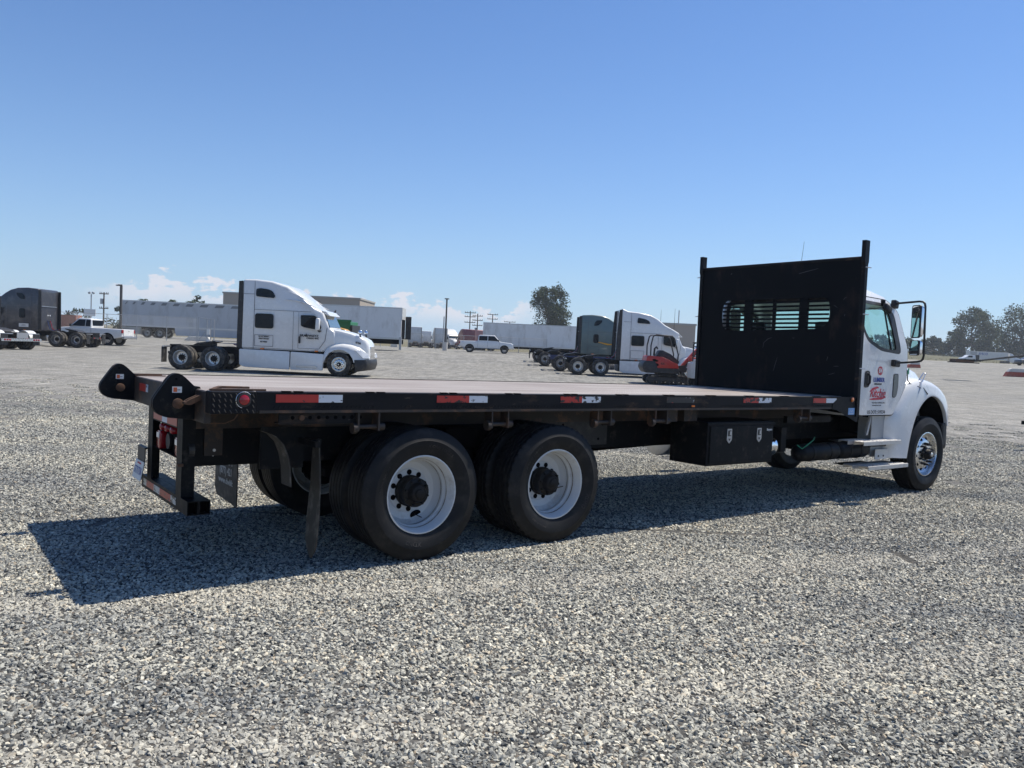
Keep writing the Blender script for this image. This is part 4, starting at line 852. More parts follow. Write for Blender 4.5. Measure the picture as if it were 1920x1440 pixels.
    # mirrors
    ma = MB(); ma.tube([(7.12, s*1.02, 2.475), (7.06, s*1.10, 2.485), (7.04, s*1.38, 2.50), (7.035, s*1.43, 2.492), (7.03, s*1.455, 2.47), (7.03, s*1.463, 2.43), (7.06, s*1.465, 1.82), (7.065, s*1.455, 1.775), (7.07, s*1.43, 1.752), (7.07, s*1.38, 1.74), (7.06, s*1.13, 1.715)], .0135, 10)
    ma = P('mirror_arm', ma, M['trim'], smooth=50)
    mb = MB(); mb.obox((7.09, s*1.04, 2.475), (.10, .07, .10), Matrix.Rotation(.2, 3, 'Y')); mb.obox((7.02, s*1.135, 1.71), (.13, .07, .085), Matrix.Rotation(.1, 3, 'Y')); P('mirror_mount', mb, M['trim'], ma, bevel=.015)
    for (zc_, hh, ww) in ((2.243, .205, .078), (1.912, .095, .082)):
        rot = Matrix.Rotation(s*.45, 3, 'Z'); c_ = Vector((6.99, s*1.385, zc_)); rings = []
        for (d_, sc_) in ((-.012, .96), (0, 1), (.04, .93), (.075, .62), (.085, .3)):
            rings.append([c_+rot @ Vector((d_, y_*sc_, z_*(sc_ if d_ < .05 else sc_*1.15))) for y_, z_ in rrect(-ww, ww, -hh, hh, .03, 4)])
        mb = MB(); mb.loft(rings); h_ = P('mirror_housing', mb, [M['chrome']], ma, smooth=50)
        mb = MB(); mb.loft([[c_+rot @ Vector((d_, y_*1.02, z_*1.01)) for y_, z_ in rrect(-ww, ww, -hh, hh, .03, 4)] for d_ in (-.016, .004)]); P('mirror_rim', mb, M['trim'], ma)
        mb = MB(); mb.loft([[c_+rot @ Vector((-.0165-.001*e_, y_*.86, z_*.95)) for y_, z_ in rrect(-ww, ww, -hh, hh, .028, 4)] for e_ in (0, 1)]); P('mirror_face', mb, M['mirror'], ma)
    mb = MB(); mb.obox((6.80, s*1.10, 2.40), (.17, .05, .085), Matrix.Rotation(.35, 3, 'Y')); mb.obox((6.78, s*1.05, 2.47), (.035, .06, .09), Matrix.Rotation(-.3, 3, 'Y')); P('look_down_mirror', mb, M['flap'], bevel=.02, smooth=50)
    # hood latch, cable
    mb = MB(); mb.tube([(7.62, s*1.14, 1.33), (7.66, s*1.15, 1.40)], [.02, .014], 8); mb.tube([(7.66, s*1.15, 1.40), (7.70, s*1.13, 1.47)], .022, 8); mb.tube([(7.70, s*1.13, 1.46), (7.80, s*1.12, 1.52), (7.90, s*1.1, 1.60), (7.86, s*1.09, 1.60), (7.74, s*1.1, 1.52)], .010, 6)
    P('hood_latch', mb, M['alud'], smooth=40)
    mb = MB(); mb.tube([(7.42, s*1.02, 1.72), (7.46, s*1.07, 1.62), (7.46, s*1.08, 1.50), (7.50, s*1.10, 1.45), (7.62, s*1.14, 1.42), (7.76, s*1.15, 1.40), (7.86, s*1.165, 1.32)], .008, 6); P('cable', mb, M['trim'])
# hood with grille nose
mb = MB(); rings = []
for (x, hw, top_, bot) in ((7.40, .99, 1.78, 1.0), (7.7, .93, 1.765, 1.0), (8.0, .87, 1.735, 1.0), (8.3, .82, 1.68, .95), (8.55, .77, 1.59, .9), (8.72, .72, 1.46, .85), (8.82, .66, 1.25, .8), (8.84, .62, 1.0, .75)):
    half = [(hw, bot), (hw, top_-.30), (hw*.985, top_-.17), (hw*.93, top_-.08), (hw*.82, top_-.03), (hw*.5, top_+.005), (0, top_+.015)]
    rings.append([(x, y, z) for y, z in half]+[(x, -y, z) for y, z in reversed(half[:-1])])
mb.loft(rings); P('hood', mb, M['white'], smooth=50)
mb = MB(); mb.box(8.845, 8.87, -.5, .5, .85, 1.35)
for i in range(9): mb.box(8.87, 8.885, -.5, .5, .88+i*.053, .905+i*.053)
P('grille', mb, M['chrome'])
mb = MB(); mb.box(8.55, 8.80, -.95, .95, .50, .80); mb.box(8.45, 8.60, -1.13, -.9, .54, .84); mb.box(8.45, 8.60, .9, 1.13, .54, .84); P('front_bumper', mb, M['trim'], bevel=.05, smooth=50)
for s in (-1, 1):
    mb = MB(); mb.box(8.52, 8.66, *sorted((s*.74, s*1.0)), 1.0, 1.22); P('headlight', mb, M['clear'], bevel=.05, smooth=50)
# windscreen and rear pane
mb = MB(); f_ = lambda y, z, d: (lerpl(z, 2)-.02-d, y, z)
mb.loft([[f_(y, z, 0) for y, z in ((-.97, 1.82), (.97, 1.82), (.87, 2.44), (-.87, 2.44))], [f_(y, z, .005) for y, z in ((-.97, 1.82), (.97, 1.82), (.87, 2.44), (-.87, 2.44))]]); P('windscreen', mb, M['glass'])
mb = MB(); mb.box(6.14, 6.146, -.86, .86, 2.02, 2.50); P('rear_window', mb, M['glass'])
mb = MB(); ring_panel(mb, rrect(-.87, .87, 2.01, 2.51, .12), rrect(-.82, .82, 2.06, 2.46, .1), lambda u, v: ((6.115, u, v), (-1, 0, 0)), .01, 64, c=(0, 2.26)); P('rear_window_seal', mb, M['trim'])
mb = MB(); mb.box(6.95, 7.36, -1.0, 1.0, 1.2, 1.78); mb.box(7.0, 7.2, .2, .8, 1.78, 1.86); P('dashboard', mb, M['dark'], bevel=.05)
mb = MB(); mb.box(6.17, 7.3, -1.05, 1.05, 1.08, 1.14); P('cab_floor', mb, M['dark'])
mb = MB(); mb.box(6.17, 6.175, -1.0, 1.0, 1.1, 2.03); mb.box(6.2, 6.95, -.85, .85, 2.555, 2.57); P('cab_lining', mb, M['trim'])
for yy in (-.52, .52):
    mb = MB(); mb.box(6.45, 6.85, yy-.24, yy+.24, 1.35, 1.5); mb.obox((6.40, yy, 1.78), (.12, .46, .62), Matrix.Rotation(-.12, 3, 'Y')); mb.obox((6.36, yy, 2.13), (.09, .26, .16), Matrix.Rotation(-.12, 3, 'Y')); P('seat', mb, M['trim'], bevel=.03, smooth=50)
mb = MB(); ring = [Vector((6.93, .52, 1.84))+Matrix.Rotation(-.6, 3, 'Y') @ Vector((0, .22*cos(2*pi*k/24), .22*sin(2*pi*k/24))) for k in range(24)]; mb.tube(ring, .014, 8, loop=True); mb.tube([ring[0], ring[12]], .012, 6); mb.tube([(6.93, .52, 1.84), (7.1, .52, 1.7)], .02, 6); P('steering_wheel', mb, M['dark'])
for yy in (-.45, -.15, .15, .45, 0):
    mb = MB(); mb.loft([[(6.50+dx*sc_, yy+dy*sc_, 2.705+dz) for dx, dy in ((-.06, -.03), (.06, -.03), (.06, .03), (-.06, .03))] for sc_, dz in ((1, -.02), (1, .01), (.5, .035))]); P('roof_marker', mb, M['amber'], bevel=.004)
mb = MB(); mb.box(6.42, 6.54, -.85, -.79, 2.655, 2.685); P('roof_marker', mb, M['amber'], bevel=.008)
mb = MB(); mb.tube([(6.2, -.20, 2.66), (6.19, -.225, 2.95), (6.18, -.26, 3.24)], [.004, .003, .002], 5); P('antenna', mb, M['trim'])
# door lettering on the near side
yl = -1.1125; X_, Z_ = (1, 0, 0), (0, 0, 1)
mb = MB(); mb.lathe([(.001, yl), (.056, yl), (.056, yl-.0012), (.001, yl-.0012)], c=(6.70, 0, 1.605), n=32); c84 = P('round_badge', mb, M['inkr'])
text('84', .088, M['stickw'], c84, (6.70, yl-.0016, 1.604), X_, Z_, 'badge_number', bold=.002, sx_=.92, ext=.0004)
text('LUMBER', .078, M['inkb'], TR, (6.68, yl, 1.487), X_, Z_, 'door_lettering', bold=.0022, sx_=.94)
text('OPERATED BY', .030, M['ink'], TR, (6.66, yl, 1.435), X_, Z_, 'door_lettering', bold=.0006, sx_=.95)
text('Ritchie', .155, M['inkr'], TR, (6.665, yl, 1.318), X_, (.07, 0, 1), 'door_lettering', bold=.0018, sx_=.86, shear=.30)
mb = MB(); strokes(mb, [[(-.19, -.075, .3), (-.10, -.072, 1), (.1, -.062, 1.2), (.20, -.045, .5)], [(-.19, .02, .4), (-.12, .055, 1), (-.02, .075, .9), (.02, .07, .4)]], .026, (6.665, yl, 1.318), X_, Z_); P('lettering_flourish', mb, M['inkr'])
text('TRUCKING SERVICE, INC.', .023, M['inkg'], TR, (6.70, yl, 1.198), X_, Z_, 'door_lettering', sx_=1.25)
text('SAN FRANCISCO, CALIF.', .018, M['inkg'], TR, (6.66, yl, 1.166), X_, Z_, 'door_lettering', sx_=1.1)
text('US DOT: 519234', .062, M['ink'], TR, (6.655, yl, 1.080), X_, Z_, 'door_lettering', bold=.0004, sx_=.98)
mb = MB(); mb.box(7.40, 7.44, -1.1075, -1.1055, 1.575, 1.655); P('sticker', mb, M['stickg'])
# ------------------------------------------------------------------ road tractors (x forward, origin on the ground under the front axle)
def rounded_profile(name, pts, hw, mats, parent, taper=None, bevel=.09, smooth=40):
    mb = MB(); mb.prism(pts, 'y', -hw, hw)
    return mb.build(name, mats, parent, smooth=smooth, bevel=bevel, seg=3, fn=taper)
ROOFS = {
 'swept': [(-4.05, 3.84), (-3.52, 3.86), (-2.86, 3.81), (-2.18, 3.63), (-1.56, 3.36), (-1.06, 3.05), (-.72, 2.78), (-.42, 2.66)],
 'round': [(-4.05, 3.78), (-3.3, 3.84), (-2.6, 3.80), (-2.0, 3.66), (-1.5, 3.44), (-1.05, 3.12), (-.8, 2.8), (-.42, 2.66)],
 'wedge': [(-4.12, 4.02), (-3.75, 3.86), (-3.2, 3.83), (-2.4, 3.70), (-1.8, 3.48), (-1.2, 3.14), (-.72, 2.92), (-.30, 2.70)],
 'mid': [(-3.9, 3.2), (-3.0, 3.22), (-2.2, 3.14), (-1.4, 2.95), (-.9, 2.8), (-.42, 2.66)],
 'day': [(-1.95, 2.72), (-1.4, 2.76), (-.8, 2.74), (-.42, 2.64)]}
def panel_on(mb, pts, hw, s, th=.012, mi=0, off=0.):
    mb.prism(pts, 'y', *sorted((s*(hw+off), s*(hw+off+th))), mi=mi)
def seam(mb, a, b_, hw, s, w=.012, mi=0):
    (x0, z0), (x1, z1) = a, b_; d = Vector((x1-x0, z1-z0)).normalized()*w/2; n_ = Vector((-d.y, d.x))
    mb.prism([(x0+n_.x, z0+n_.y), (x1+n_.x, z1+n_.y), (x1-n_.x, z1-n_.y), (x0-n_.x, z0-n_.y)], 'y', *sorted((s*(hw-.002), s*(hw+.004))), mi=mi)
def semi(label, x, y, rz, col, roof='swept', fair=True, skirts=True, name='road_tractor', group=None, fenders=None, lod=0, rims='r_duala', gz=None, chassis='black', backcol=None):
    z = terrain(x, y) if gz is None else gz
    T = thing(name, label, 'truck', (x, y, z), rz, group)
    Q = lambda n, mb, m_, par=T, **k: mb.build(n, m_, par, **k)
    body = M[col]; day = roof == 'day'; rf = [(a-.36*sm(-2.6, -.9, a), b_) for a, b_ in ROOFS[roof]]; xb = rf[0][0]
    ch = MB()
    for s in (-1, 1): ch.box(-7.25, .9, *sorted((s*.38, s*.46)), .72, 1.0)
    ch.box(-7.3, -7.22, -.46, .46, .70, 1.02); ch.box(-.4, .9, -.45, .45, .5, 1.3)
    Q('chassis', ch, M[chassis])
    for xx in (-5.22, -6.55):
        for s in (-1, 1):
            wheel(T, xx, s*1.07, s, 't_bg', rims, 'h_drive'); wheel(T, xx, s*.74, -s, 't_bg', None)
        mb = MB(); mb.cyl((xx, -.6, .5), (xx, .6, .5), .12, 8); Q('axle', mb, M['dark'])
    for s in (-1, 1): wheel(T, 0, s*1.03, s, 't_bg', 'r_front', 'h_front')
    # fifth wheel and tail
    fwp = MB(); fwp.prism([(-5.35, 1.20), (-5.45, 1.24), (-6.15, 1.13), (-6.35, 1.03), (-6.3, 1.02), (-5.6, 1.12)], 'y', -.42, .42); fwp.box(-6.1, -5.6, -.35, .35, 1.0, 1.15); Q('fifth_wheel', fwp, M['trim'], bevel=.01)
    for s in (-1, 1):
        mb = MB(); mb.box(-7.32, -7.28, *sorted((s*.78, s*1.22)), .28, .92); Q('mud_flap', mb, M['flap'] if not fenders else M['trim'])
        mb = MB(); mb.box(-7.3, -7.24, *sorted((s*.45, s*1.2)), .90, .96); Q('flap_bar', mb, M['alud'])
    tb_ = MB(); tb_.box(-7.36, -7.31, -.5, .5, .62, .72); tb_.box(-7.37, -7.36, -.44, -.3, .64, .70, 1); tb_.box(-7.37, -7.36, .3, .44, .64, .70, 1); Q('tail_bar', tb_, [M['trim'], M['red']])
    if fenders:
        for s in (-1, 1):
            for xc in (-5.22, -6.55):
                rings = []
                for k in range(13):
                    a = R(8+k*13.7); r_ = .60; rings.append([(xc+r_*cos(a), s*.72, .50+r_*sin(a)), (xc+r_*cos(a), s*1.24, .50+r_*sin(a)), (xc+(r_+.03)*cos(a), s*1.24, .50+(r_+.03)*sin(a)), (xc+(r_+.03)*cos(a), s*.72, .50+(r_+.03)*sin(a))])
                mb = MB(); mb.loft(rings); Q('rear_fender', mb, M[fenders], smooth=40)
        lb = MB(); lb.box(-7.45, -7.38, -1.22, 1.22, .50, .66, 0)
        Q('light_bar', lb, M['alu'])
        for yy in (-1.05, -.9, -.75, .75, .9, 1.05):
            mb = MB(); mb.lathe([(.055, -7.445), (.055, -7.46), (.03, -7.475), (.001, -7.48)], c=(0, yy, .58), n=12, ax='x'); Q('tail_light', mb, M['red'])
        mb = MB(); mb.box(-7.47, -7.455, -.35, .35, .68, 1.0); Q('tail_plate', mb, M['galv'])
    # cab shell
    hw = 1.20
    wind = [(-.42, 2.66), (-.34, 2.56), (-.11, 1.98)]
    prof = [(xb, .98)]+rf+[(-.70, 2.54), (-.44, 1.97), (-.25, 1.86), (-.15, 1.30), (-.5, 1.18), (-.66, .98)]
    def tp(co):
        x_, y_, z_ = co; k = 1.
        if x_ > -1.3: k -= .14*sm(-1.3, -.3, x_)
        if z_ > 2.7: k -= .10*sm(2.7, 3.9, z_)*(sm(-3.2, -1.0, x_)*1.6+.35)
        return Vector((x_, y_*k, z_))
    cabo = rounded_profile('cab_body', prof, hw, body, T, tp, bevel=.10 if lod == 0 else .08)
    # windscreen (follows the slope of the front)
    ws = MB(); n_ = Vector((.25, 0, .10)).normalized()*.02
    wp = [(-.68, -.93, 2.50), (-.68, .93, 2.50), (-.46, 1.0, 2.02), (-.46, -1.0, 2.02)]
    ws.loft([[Vector(p)-n_ for p in wp], [Vector(p)+n_*1.2 for p in wp]]); Q('windscreen', ws, M['glassbg'])
    vs = MB(); vs.prism([(-.85, 2.72), (-.64, 2.66), (-.46, 2.50), (-.50, 2.48), (-.70, 2.57)], 'y', -.95, .95); Q('sun_visor', vs, body if not roof == 'mid' else M['trim'], bevel=.015)
    for s in (-1, 1):
        hwl = hw-.004
        if not day:
            if lod == 0:
                g_ = MB(); sw = rrect(-3.50, -2.74, 1.86, 2.46, .09) if roof != 'round' else rrect(-3.15, -2.78, 1.82, 2.45, .12)
                panel_on(g_, sw, hwl, s); Q('sleeper_window', g_, M['dglass'])
                g_ = MB(); tw = {'swept': [(-3.49, 3.16), (-3.49, 3.47), (-3.3, 3.50), (-3.0, 3.47), (-2.82, 3.40), (-2.70, 3.20), (-2.74, 3.12)], 'wedge': [(-3.2, 3.20), (-3.17, 3.52), (-2.75, 3.46), (-2.50, 3.35), (-2.42, 3.18)], 'round': [(-3.15, 3.05), (-3.10, 3.3), (-2.95, 3.45), (-2.55, 3.48), (-2.6, 3.3), (-2.85, 3.08)]}.get(roof, [(-3.2, 2.7), (-3.2, 2.95), (-2.5, 2.9), (-2.5, 2.7)])
                # the wall leans in above the side windows
                def lean(co): return Vector((co.x, co.y*tp(Vector((co.x, 1, co.z))).y, co.z))
                panel_on(g_, roundpoly(tw, .07), hwl, s); g_.build('upper_window', M['dglass'], T, fn=lean)
                sm_ = MB()
                for a, b_ in (((-3.55, 1.0), (-3.55, 3.80)), ((-3.55, 2.62), (-.55, 2.62)), ((-4.0, 3.25), (-3.55, 3.25)), ((-1.92, 1.0), (-1.92, 2.6)), ((-3.5, 1.58), (-2.74, 1.58)), ((-3.5, 1.12), (-2.74, 1.12)), ((-3.5, 1.12), (-3.5, 1.58)), ((-2.74, 1.12), (-2.74, 1.58)), ((-4.0, 1.04), (-.65, 1.04))): seam(sm_, a, b_, hwl, s, .014)
                sm_.build('panel_seams', M['inkg'], T, fn=lean)
        dw = MB(); panel_on(dw, roundpoly([(-1.62, 2.47), (-1.60, 2.02), (-1.45, 1.97), (-.84, 1.88), (-.77, 2.0), (-.98, 2.42), (-1.08, 2.48)], .05), 1.19, s, th=.02)
        def tpf(co): return tp(co)
        dw.build('door_window', M['dglass'], T, fn=tpf)
        dd = MB(); seam(dd, (-1.70, 1.1), (-1.70, 2.58), 1.198, s); seam(dd, (-.62, 1.45), (-.55, 2.0), 1.20, s, .02); seam(dd, (-1.70, 1.10), (-.85, 1.10), 1.198, s); seam(dd, (-.85, 1.10), (-.62, 1.45), 1.20, s, .018); dd.build('door_seams', M['inkg'], T, fn=tpf)
        hd = MB(); panel_on(hd, rrect(-1.68, -1.60, 1.30, 1.60, .035), 1.195, s, .02); Q('door_handle', hd, M['trim'])
        # mirror
        mm = MB(); mm.obox((-.86, s*1.40, 2.12), (.16, .22, .50), Matrix.Rotation(.05, 3, 'Y')); Q('mirror', mm, body if col.startswith('white') else M['trim'], bevel=.05, smooth=50)
        mm = MB(); mm.tube([(-.82, s*1.08, 1.86), (-.82, s*1.25, 1.83), (-.84, s*1.40, 1.88)], .045, 8); Q('mirror_bracket', mm, M['trim'])
        # side skirts / tanks
        if skirts and not day:
            sk = MB(); panel_on(sk, roundpoly([(-4.12, .97), (-2.03, .95), (-2.03, .20), (-3.9, .24), (-4.1, .32)], .06), 1.10, s, th=.12); Q('side_skirt', sk, body, bevel=.03, smooth=40)
            sk = MB(); panel_on(sk, roundpoly([(-1.99, .95), (-.62, .90), (-.66, .22), (-1.99, .20)], .05), 1.10, s, th=.12); Q('side_skirt', sk, body, bevel=.03, smooth=40)
            sk = MB(); panel_on(sk, roundpoly([(-1.75, .34), (-1.72, .41), (-.95, .42), (-.85, .36), (-.9, .31)], .02), 1.22, s, th=.03); Q('step', sk, M['alud'], bevel=.008)
            sk = MB(); sk.box(-3.9, -.7, *sorted((s*.5, s*1.05)), .3, .95); Q('fuel_tank', sk, M['dark'])
        else:
            sk = MB(); sk.cyl((-3.6 if not day else -3.4, s*.85, .62), (-1.9 if not day else -2.1, s*.85, .62), .32, 20); Q('fuel_tank', sk, M['alud'], bevel=.03, smooth=40)
            sk = MB(); sk.box(-1.7, -.7, *sorted((s*.7, s*1.15)), .35, .98); Q('cab_step', sk, M['trim'], bevel=.02)
        if fair and not day:
            pts = [(xb+.02, 1.02), (xb+.02, rf[0][1]-.06), (xb-.16, rf[0][1]-.08), (xb-.20, 1.02)] if roof != 'wedge' else [(xb+.06, 1.0), (xb+.02, rf[0][1]-.05), (xb-.14, rf[0][1]-.1), (xb-.22, 2.6), (xb-.25, 1.0)]
            fx = MB(); panel_on(fx, pts, 1.12, s, th=.05); Q('side_extender', fx, M['trim'], bevel=.01)
        # front fender
        fo = [(-.66, .98), (-.60, 1.12), (-.42, 1.28), (-.15, 1.36), (.15, 1.38), (.5, 1.34), (.8, 1.24), (1.0, 1.08), (1.12, .92), (1.20, .80)]
        fi = [(-.62, .55), (-.56, .75), (-.42, .96), (-.2, 1.08), (.0, 1.12), (.2, 1.09), (.42, .98), (.55, .80), (.60, .68), (.62, .60)]
        rings = []
        for a, b_ in zip(fo, fi):
            a = Vector(a); b_ = Vector(b_); L_ = lambda t: a+(b_-a)*t
            rings.append([(q.x, s*yy, q.y) for q, yy in ((a, .62), (a, .84), (L_(.06), 1.0), (L_(.25), 1.12), (L_(.6), 1.18), (b_, 1.20), (b_, 1.12), (b_, .6))])
        mb = MB(); mb.loft(rings, closed=False, caps=False); Q('front_fender', mb, body, smooth=60)
        hl = MB(); hl.loft([[(x_, s*y_, z_) for x_, y_, z_ in ((.66+d_*.4, 1.20+d_*.3, 1.12), (.98+d_*.4, 1.17+d_*.3, .80), (1.22+d_*.4, .98+d_*.3, .80), (1.16+d_*.4, .98+d_*.3, .98), (.86+d_*.4, 1.10+d_*.3, 1.15))] for d_ in (-.12, .045)]); Q('headlight', hl, M['clear'], bevel=.012)
        if not day:
            mk_ = MB(); panel_on(mk_, rrect(-3.25, -3.08, .99, 1.05, .02), 1.20, s, .02); panel_on(mk_, rrect(-1.0, -.86, .98, 1.04, .02), 1.19, s, .03); stuff(Q('side_markers', mk_, M['amber']))
        hm = MB(); hm.tube([(.78, s*.66, 1.62), (.74, s*.68, 1.80)], .035, 8); Q('hood_mirror_stalk', hm, M['trim']); hm = MB(); hm.lathe([(.001, .11), (.05, .09), (.085, .02), (.08, -.03), (.001, -.04)], c=(.74, s*.68, 1.86), n=14, ax='z'); Q('hood_mirror', hm, M['chrome'] if s else body, smooth=50)
    # hood
    rings = []
    for (xx, w_, t_, b_) in ((-.42, 1.01, 1.97, 1.0), (0., .96, 1.91, .98), (.4, .89, 1.82, .95), (.75, .82, 1.70, .85), (1.0, .76, 1.57, .7), (1.12, .70, 1.42, .62), (1.17, .64, 1.15, .60)):
        half = [(w_, b_), (w_*1.0, t_-.34), (w_*.975, t_-.16), (w_*.93, t_-.045), (w_*.88, t_-.02), (w_*.5, t_), (0, t_+.01)]
        rings.append([(xx, y_, z_) for y_, z_ in half]+[(xx, -y_, z_) for y_, z_ in reversed(half[:-1])])
    mb = MB(); mb.loft(rings); Q('hood', mb, body, smooth=33)
    mb = MB(); mb.prism(roundpoly([(-.46, .62), (.46, .62), (.52, 1.28), (-.52, 1.28)], .08), 'x', 1.14, 1.185)
    for i in range(7): mb.box(1.185, 1.195, -.44, .44, .70+i*.08, .73+i*.08)
    Q('grille', mb, M['chrome'] if roof != 'round' else M['trim'])
    mb = MB(); rings = []
    for yy, x1 in ((-1.22, .98), (-1.15, 1.13), (-.9, 1.22), (-.5, 1.27), (.5, 1.27), (.9, 1.22), (1.15, 1.13), (1.22, .98)):
        rings.append([(.64, yy, .72), (x1, yy, .74), (x1+.03, yy, .52), (x1-.05, yy, .30), (.70, yy, .22)])
    mb.loft(rings); Q('front_bumper', mb, M['trim'] if col != 'grey' else M['chrome'], bevel=.02, smooth=40)
    # back wall details
    if lod == 0 and not day:
        bw = MB(); bw.box(xb-.012, xb-.002, -.9, .9, 1.05, 3.6); Q('back_wall', bw, M[backcol or col])
        bw = MB(); bw.box(xb-.05, xb-.012, -.88, .88, 2.62, 2.67); Q('back_rail', bw, M['alud'])
        for yy in (.12, -.12): mb = MB(); mb.lathe([(.05, xb-.012), (.05, xb-.03), (.001, xb-.03)], c=(0, yy, 2.05), n=12, ax='x'); Q('work_light', mb, M['clear'])
        for k, yy in enumerate((-.15, .0, .18)): mb = MB(); mb.tube([(xb-.03, yy, 1.7), (xb-.2, yy+.05, 1.2), (xb-.4, yy+.1, 1.05), (xb-.7, yy*.5, 1.12)], .022, 6); Q('air_line', mb, [M['red'], M['trim'], M['blue']][k])
    if day:
        bw = MB(); bw.box(xb-.01, xb-.003, -.7, .7, 2.0, 2.5); Q('rear_window', bw, M['dglass'])
        bw = MB(); bw.box(-2.6, -2.2, -1.1, 1.1, 1.0, 2.9); Q('headache_rack', bw, M['alud'], bevel=.01)
        bw = MB(); bw.cyl((-2.1, .95, .9), (-2.1, .95, 3.3), .08, 12); Q('exhaust_stack', bw, M['chrome'], smooth=40)
    return T
M['glassbg'] = mat('pale_reflecting_glass', (.03,.05,.05), .06, var=.3, vs=2, coat=.8, rvar=.03)
semiA = semi('white sleeper road tractor with swept roof and black lettering, side-on behind the empty flatbed deck', -7.2, 34.2, 0, 'white', 'swept', rims='r_dualb')
# lettering on its near door and locker
X_, Z_ = (1, 0, 0), (0, 0, 1)
yy = -1.205
text('BRADWAYZ', .125, M['ink'], semiA, (-1.25, yy, 1.63), X_, Z_, 'door_lettering', bold=.006, sx_=1.12)
mb = MB(); mb.prism([(-1.44, 1.60), (-1.30, 1.60), (-1.37, 1.73)], 'y', -1.207, -1.203); mb.build('triangle_emblem', M['ink'], semiA)
text('CARGO INC', .085, M['ink'], semiA, (-1.10, yy, 1.53), X_, Z_, 'door_lettering', bold=.005, sx_=1.1)
text('US DOT 2876471', .07, M['ink'], semiA, (-3.12, yy, 1.52), X_, Z_, 'locker_lettering', bold=.004, sx_=.85)
text('HEAVY HAULER', .07, M['ink'], semiA, (-3.12, yy, 1.43), X_, Z_, 'locker_lettering', bold=.004, sx_=.85)
text('MC 940860', .07, M['ink'], semiA, (-3.12, yy, 1.30), X_, Z_, 'locker_lettering', bold=.004, sx_=.85)
text('8788', .11, M['ink'], semiA, (.72, -.87, 1.42), (1, .16, -.2), (.1, 0, 1), 'fleet_number', bold=.005)
# raised swage lines on the roof fairing
for s in (-1, 1):
    for ln in ([(-2.66, 3.50), (-2.2, 3.44), (-1.75, 3.26), (-1.3, 3.0)], [(-2.35, 3.08), (-1.8, 3.06), (-1.4, 2.95), (-1.0, 2.80)]):
        mb = MB(); k_ = lambda x_, z_: 1.20*(1-(.14*sm(-1.3, -.3, x_) if x_ > -1.3 else 0)-.10*sm(2.7, 3.9, z_)*(sm(-3.2, -1.0, x_)*1.6+.35))
        mb.tube([(x_, s*(k_(x_, z_)-.012), z_) for x_, z_ in ln], [.008, .022, .022, .008], 8); mb.build('roof_swage', M['white'], semiA, smooth=60)
dark = semi('charcoal sleeper road tractor seen from behind, parked left of the single cab pickup', -35.65, 54.3, pi, 'grey', 'round', skirts=False)
mb = MB(); mb.box(-3.42, -2.78, 1.205, 1.215, 1.22, 1.46); mb.build('door_sign', M['stickw'], dark)
text('CLASSIC\nLOGISTICS', .07, M['ink'], dark, (-3.1, 1.2165, 1.34), (-1, 0, 0), (0, 0, 1), 'sign_lettering')
hd_ = R(159); semi('tractor tail with rounded white fenders and red lights at the left edge', -28.45+7.45*cos(hd_+pi)*-1, 46.3+7.45*sin(hd_+pi)*-1, hd_, 'white2', 'mid', fenders='white', skirts=False)
volvo = semi('white sleeper road tractor with wedge roof and black side extenders, behind the red excavator', 10.38, 48.2, 0, 'white', 'wedge', rims='r_dualb')
mb = MB(); mb.box(-4.1, -.65, -1.235, -1.215, .95, 1.01); mb.build('black_stripe', M['trim'], volvo)
for (xx, yy_) in ((-1.0, -1.0), (-1.45, 1.0)):
    mb = MB(); mb.tube([(xx, yy_, 2.75), (xx+.01, yy_, 4.15)], [.014, .007], 5); mb.build('antenna', M['trim'], volvo)
semi('day cab tractor with deep blue frame and pale rack, between the green and white sleepers', 9.6, 52.3, 0, 'white2', 'day', chassis='blue', fenders=None)
green = semi('grey-green sleeper road tractor with round roof, left of the white wedge-roofed one', 8.85, 58.8, 0, 'green', 'round', skirts=False)
mb = MB(); mb.prism([(-2.78, 1.92), (-2.0, 1.80), (-1.5, 1.86), (-1.6, 1.74), (-2.1, 1.70), (-2.78, 1.86)], 'y', -1.215, -1.197); mb.build('yellow_stripe', M['yellow'], green)
semi('dark day cab tractor behind the grey-green sleeper, only its bare chassis showing', 8.6, 64.5, 0, 'grey', 'day')
# the far row beyond the fence, tails towards the viewer
GR = 'road tractors parked in the far row'
for (px_, d_, a_, col, rf_, lab) in ((776, 146, 98, 'white2', 'swept', 'far white sleeper tractor seen from behind, just right of the white box trailer'),
        (795, 153, 100, 'trlr', 'mid', 'far pale low-roof sleeper tractor between the two rear-facing white ones'),
        (824, 146, 103, 'white2', 'swept', 'far white sleeper tractor seen from behind, at the foot of the light pole'),
        (850, 156, -62, 'white2', 'swept', 'far white tractor facing the viewer, left of the maroon one'),
        (877, 146, 112, 'maroon', 'round', 'far maroon sleeper tractor behind the tail of the white crew cab pickup'),
        (903, 152, 115, 'pink', 'round', 'far faded pink sleeper tractor beside the end of the long white trailer')):
    xx = (px_-960)/1498.6*d_-.1; h_ = R(a_); k = -4.1 if a_ > 0 else 0
    semi(lab, xx-k*cos(h_), d_-k*sin(h_), h_, col, rf_, lod=1, skirts=False, group=GR, fair=(rf_ == 'swept'))

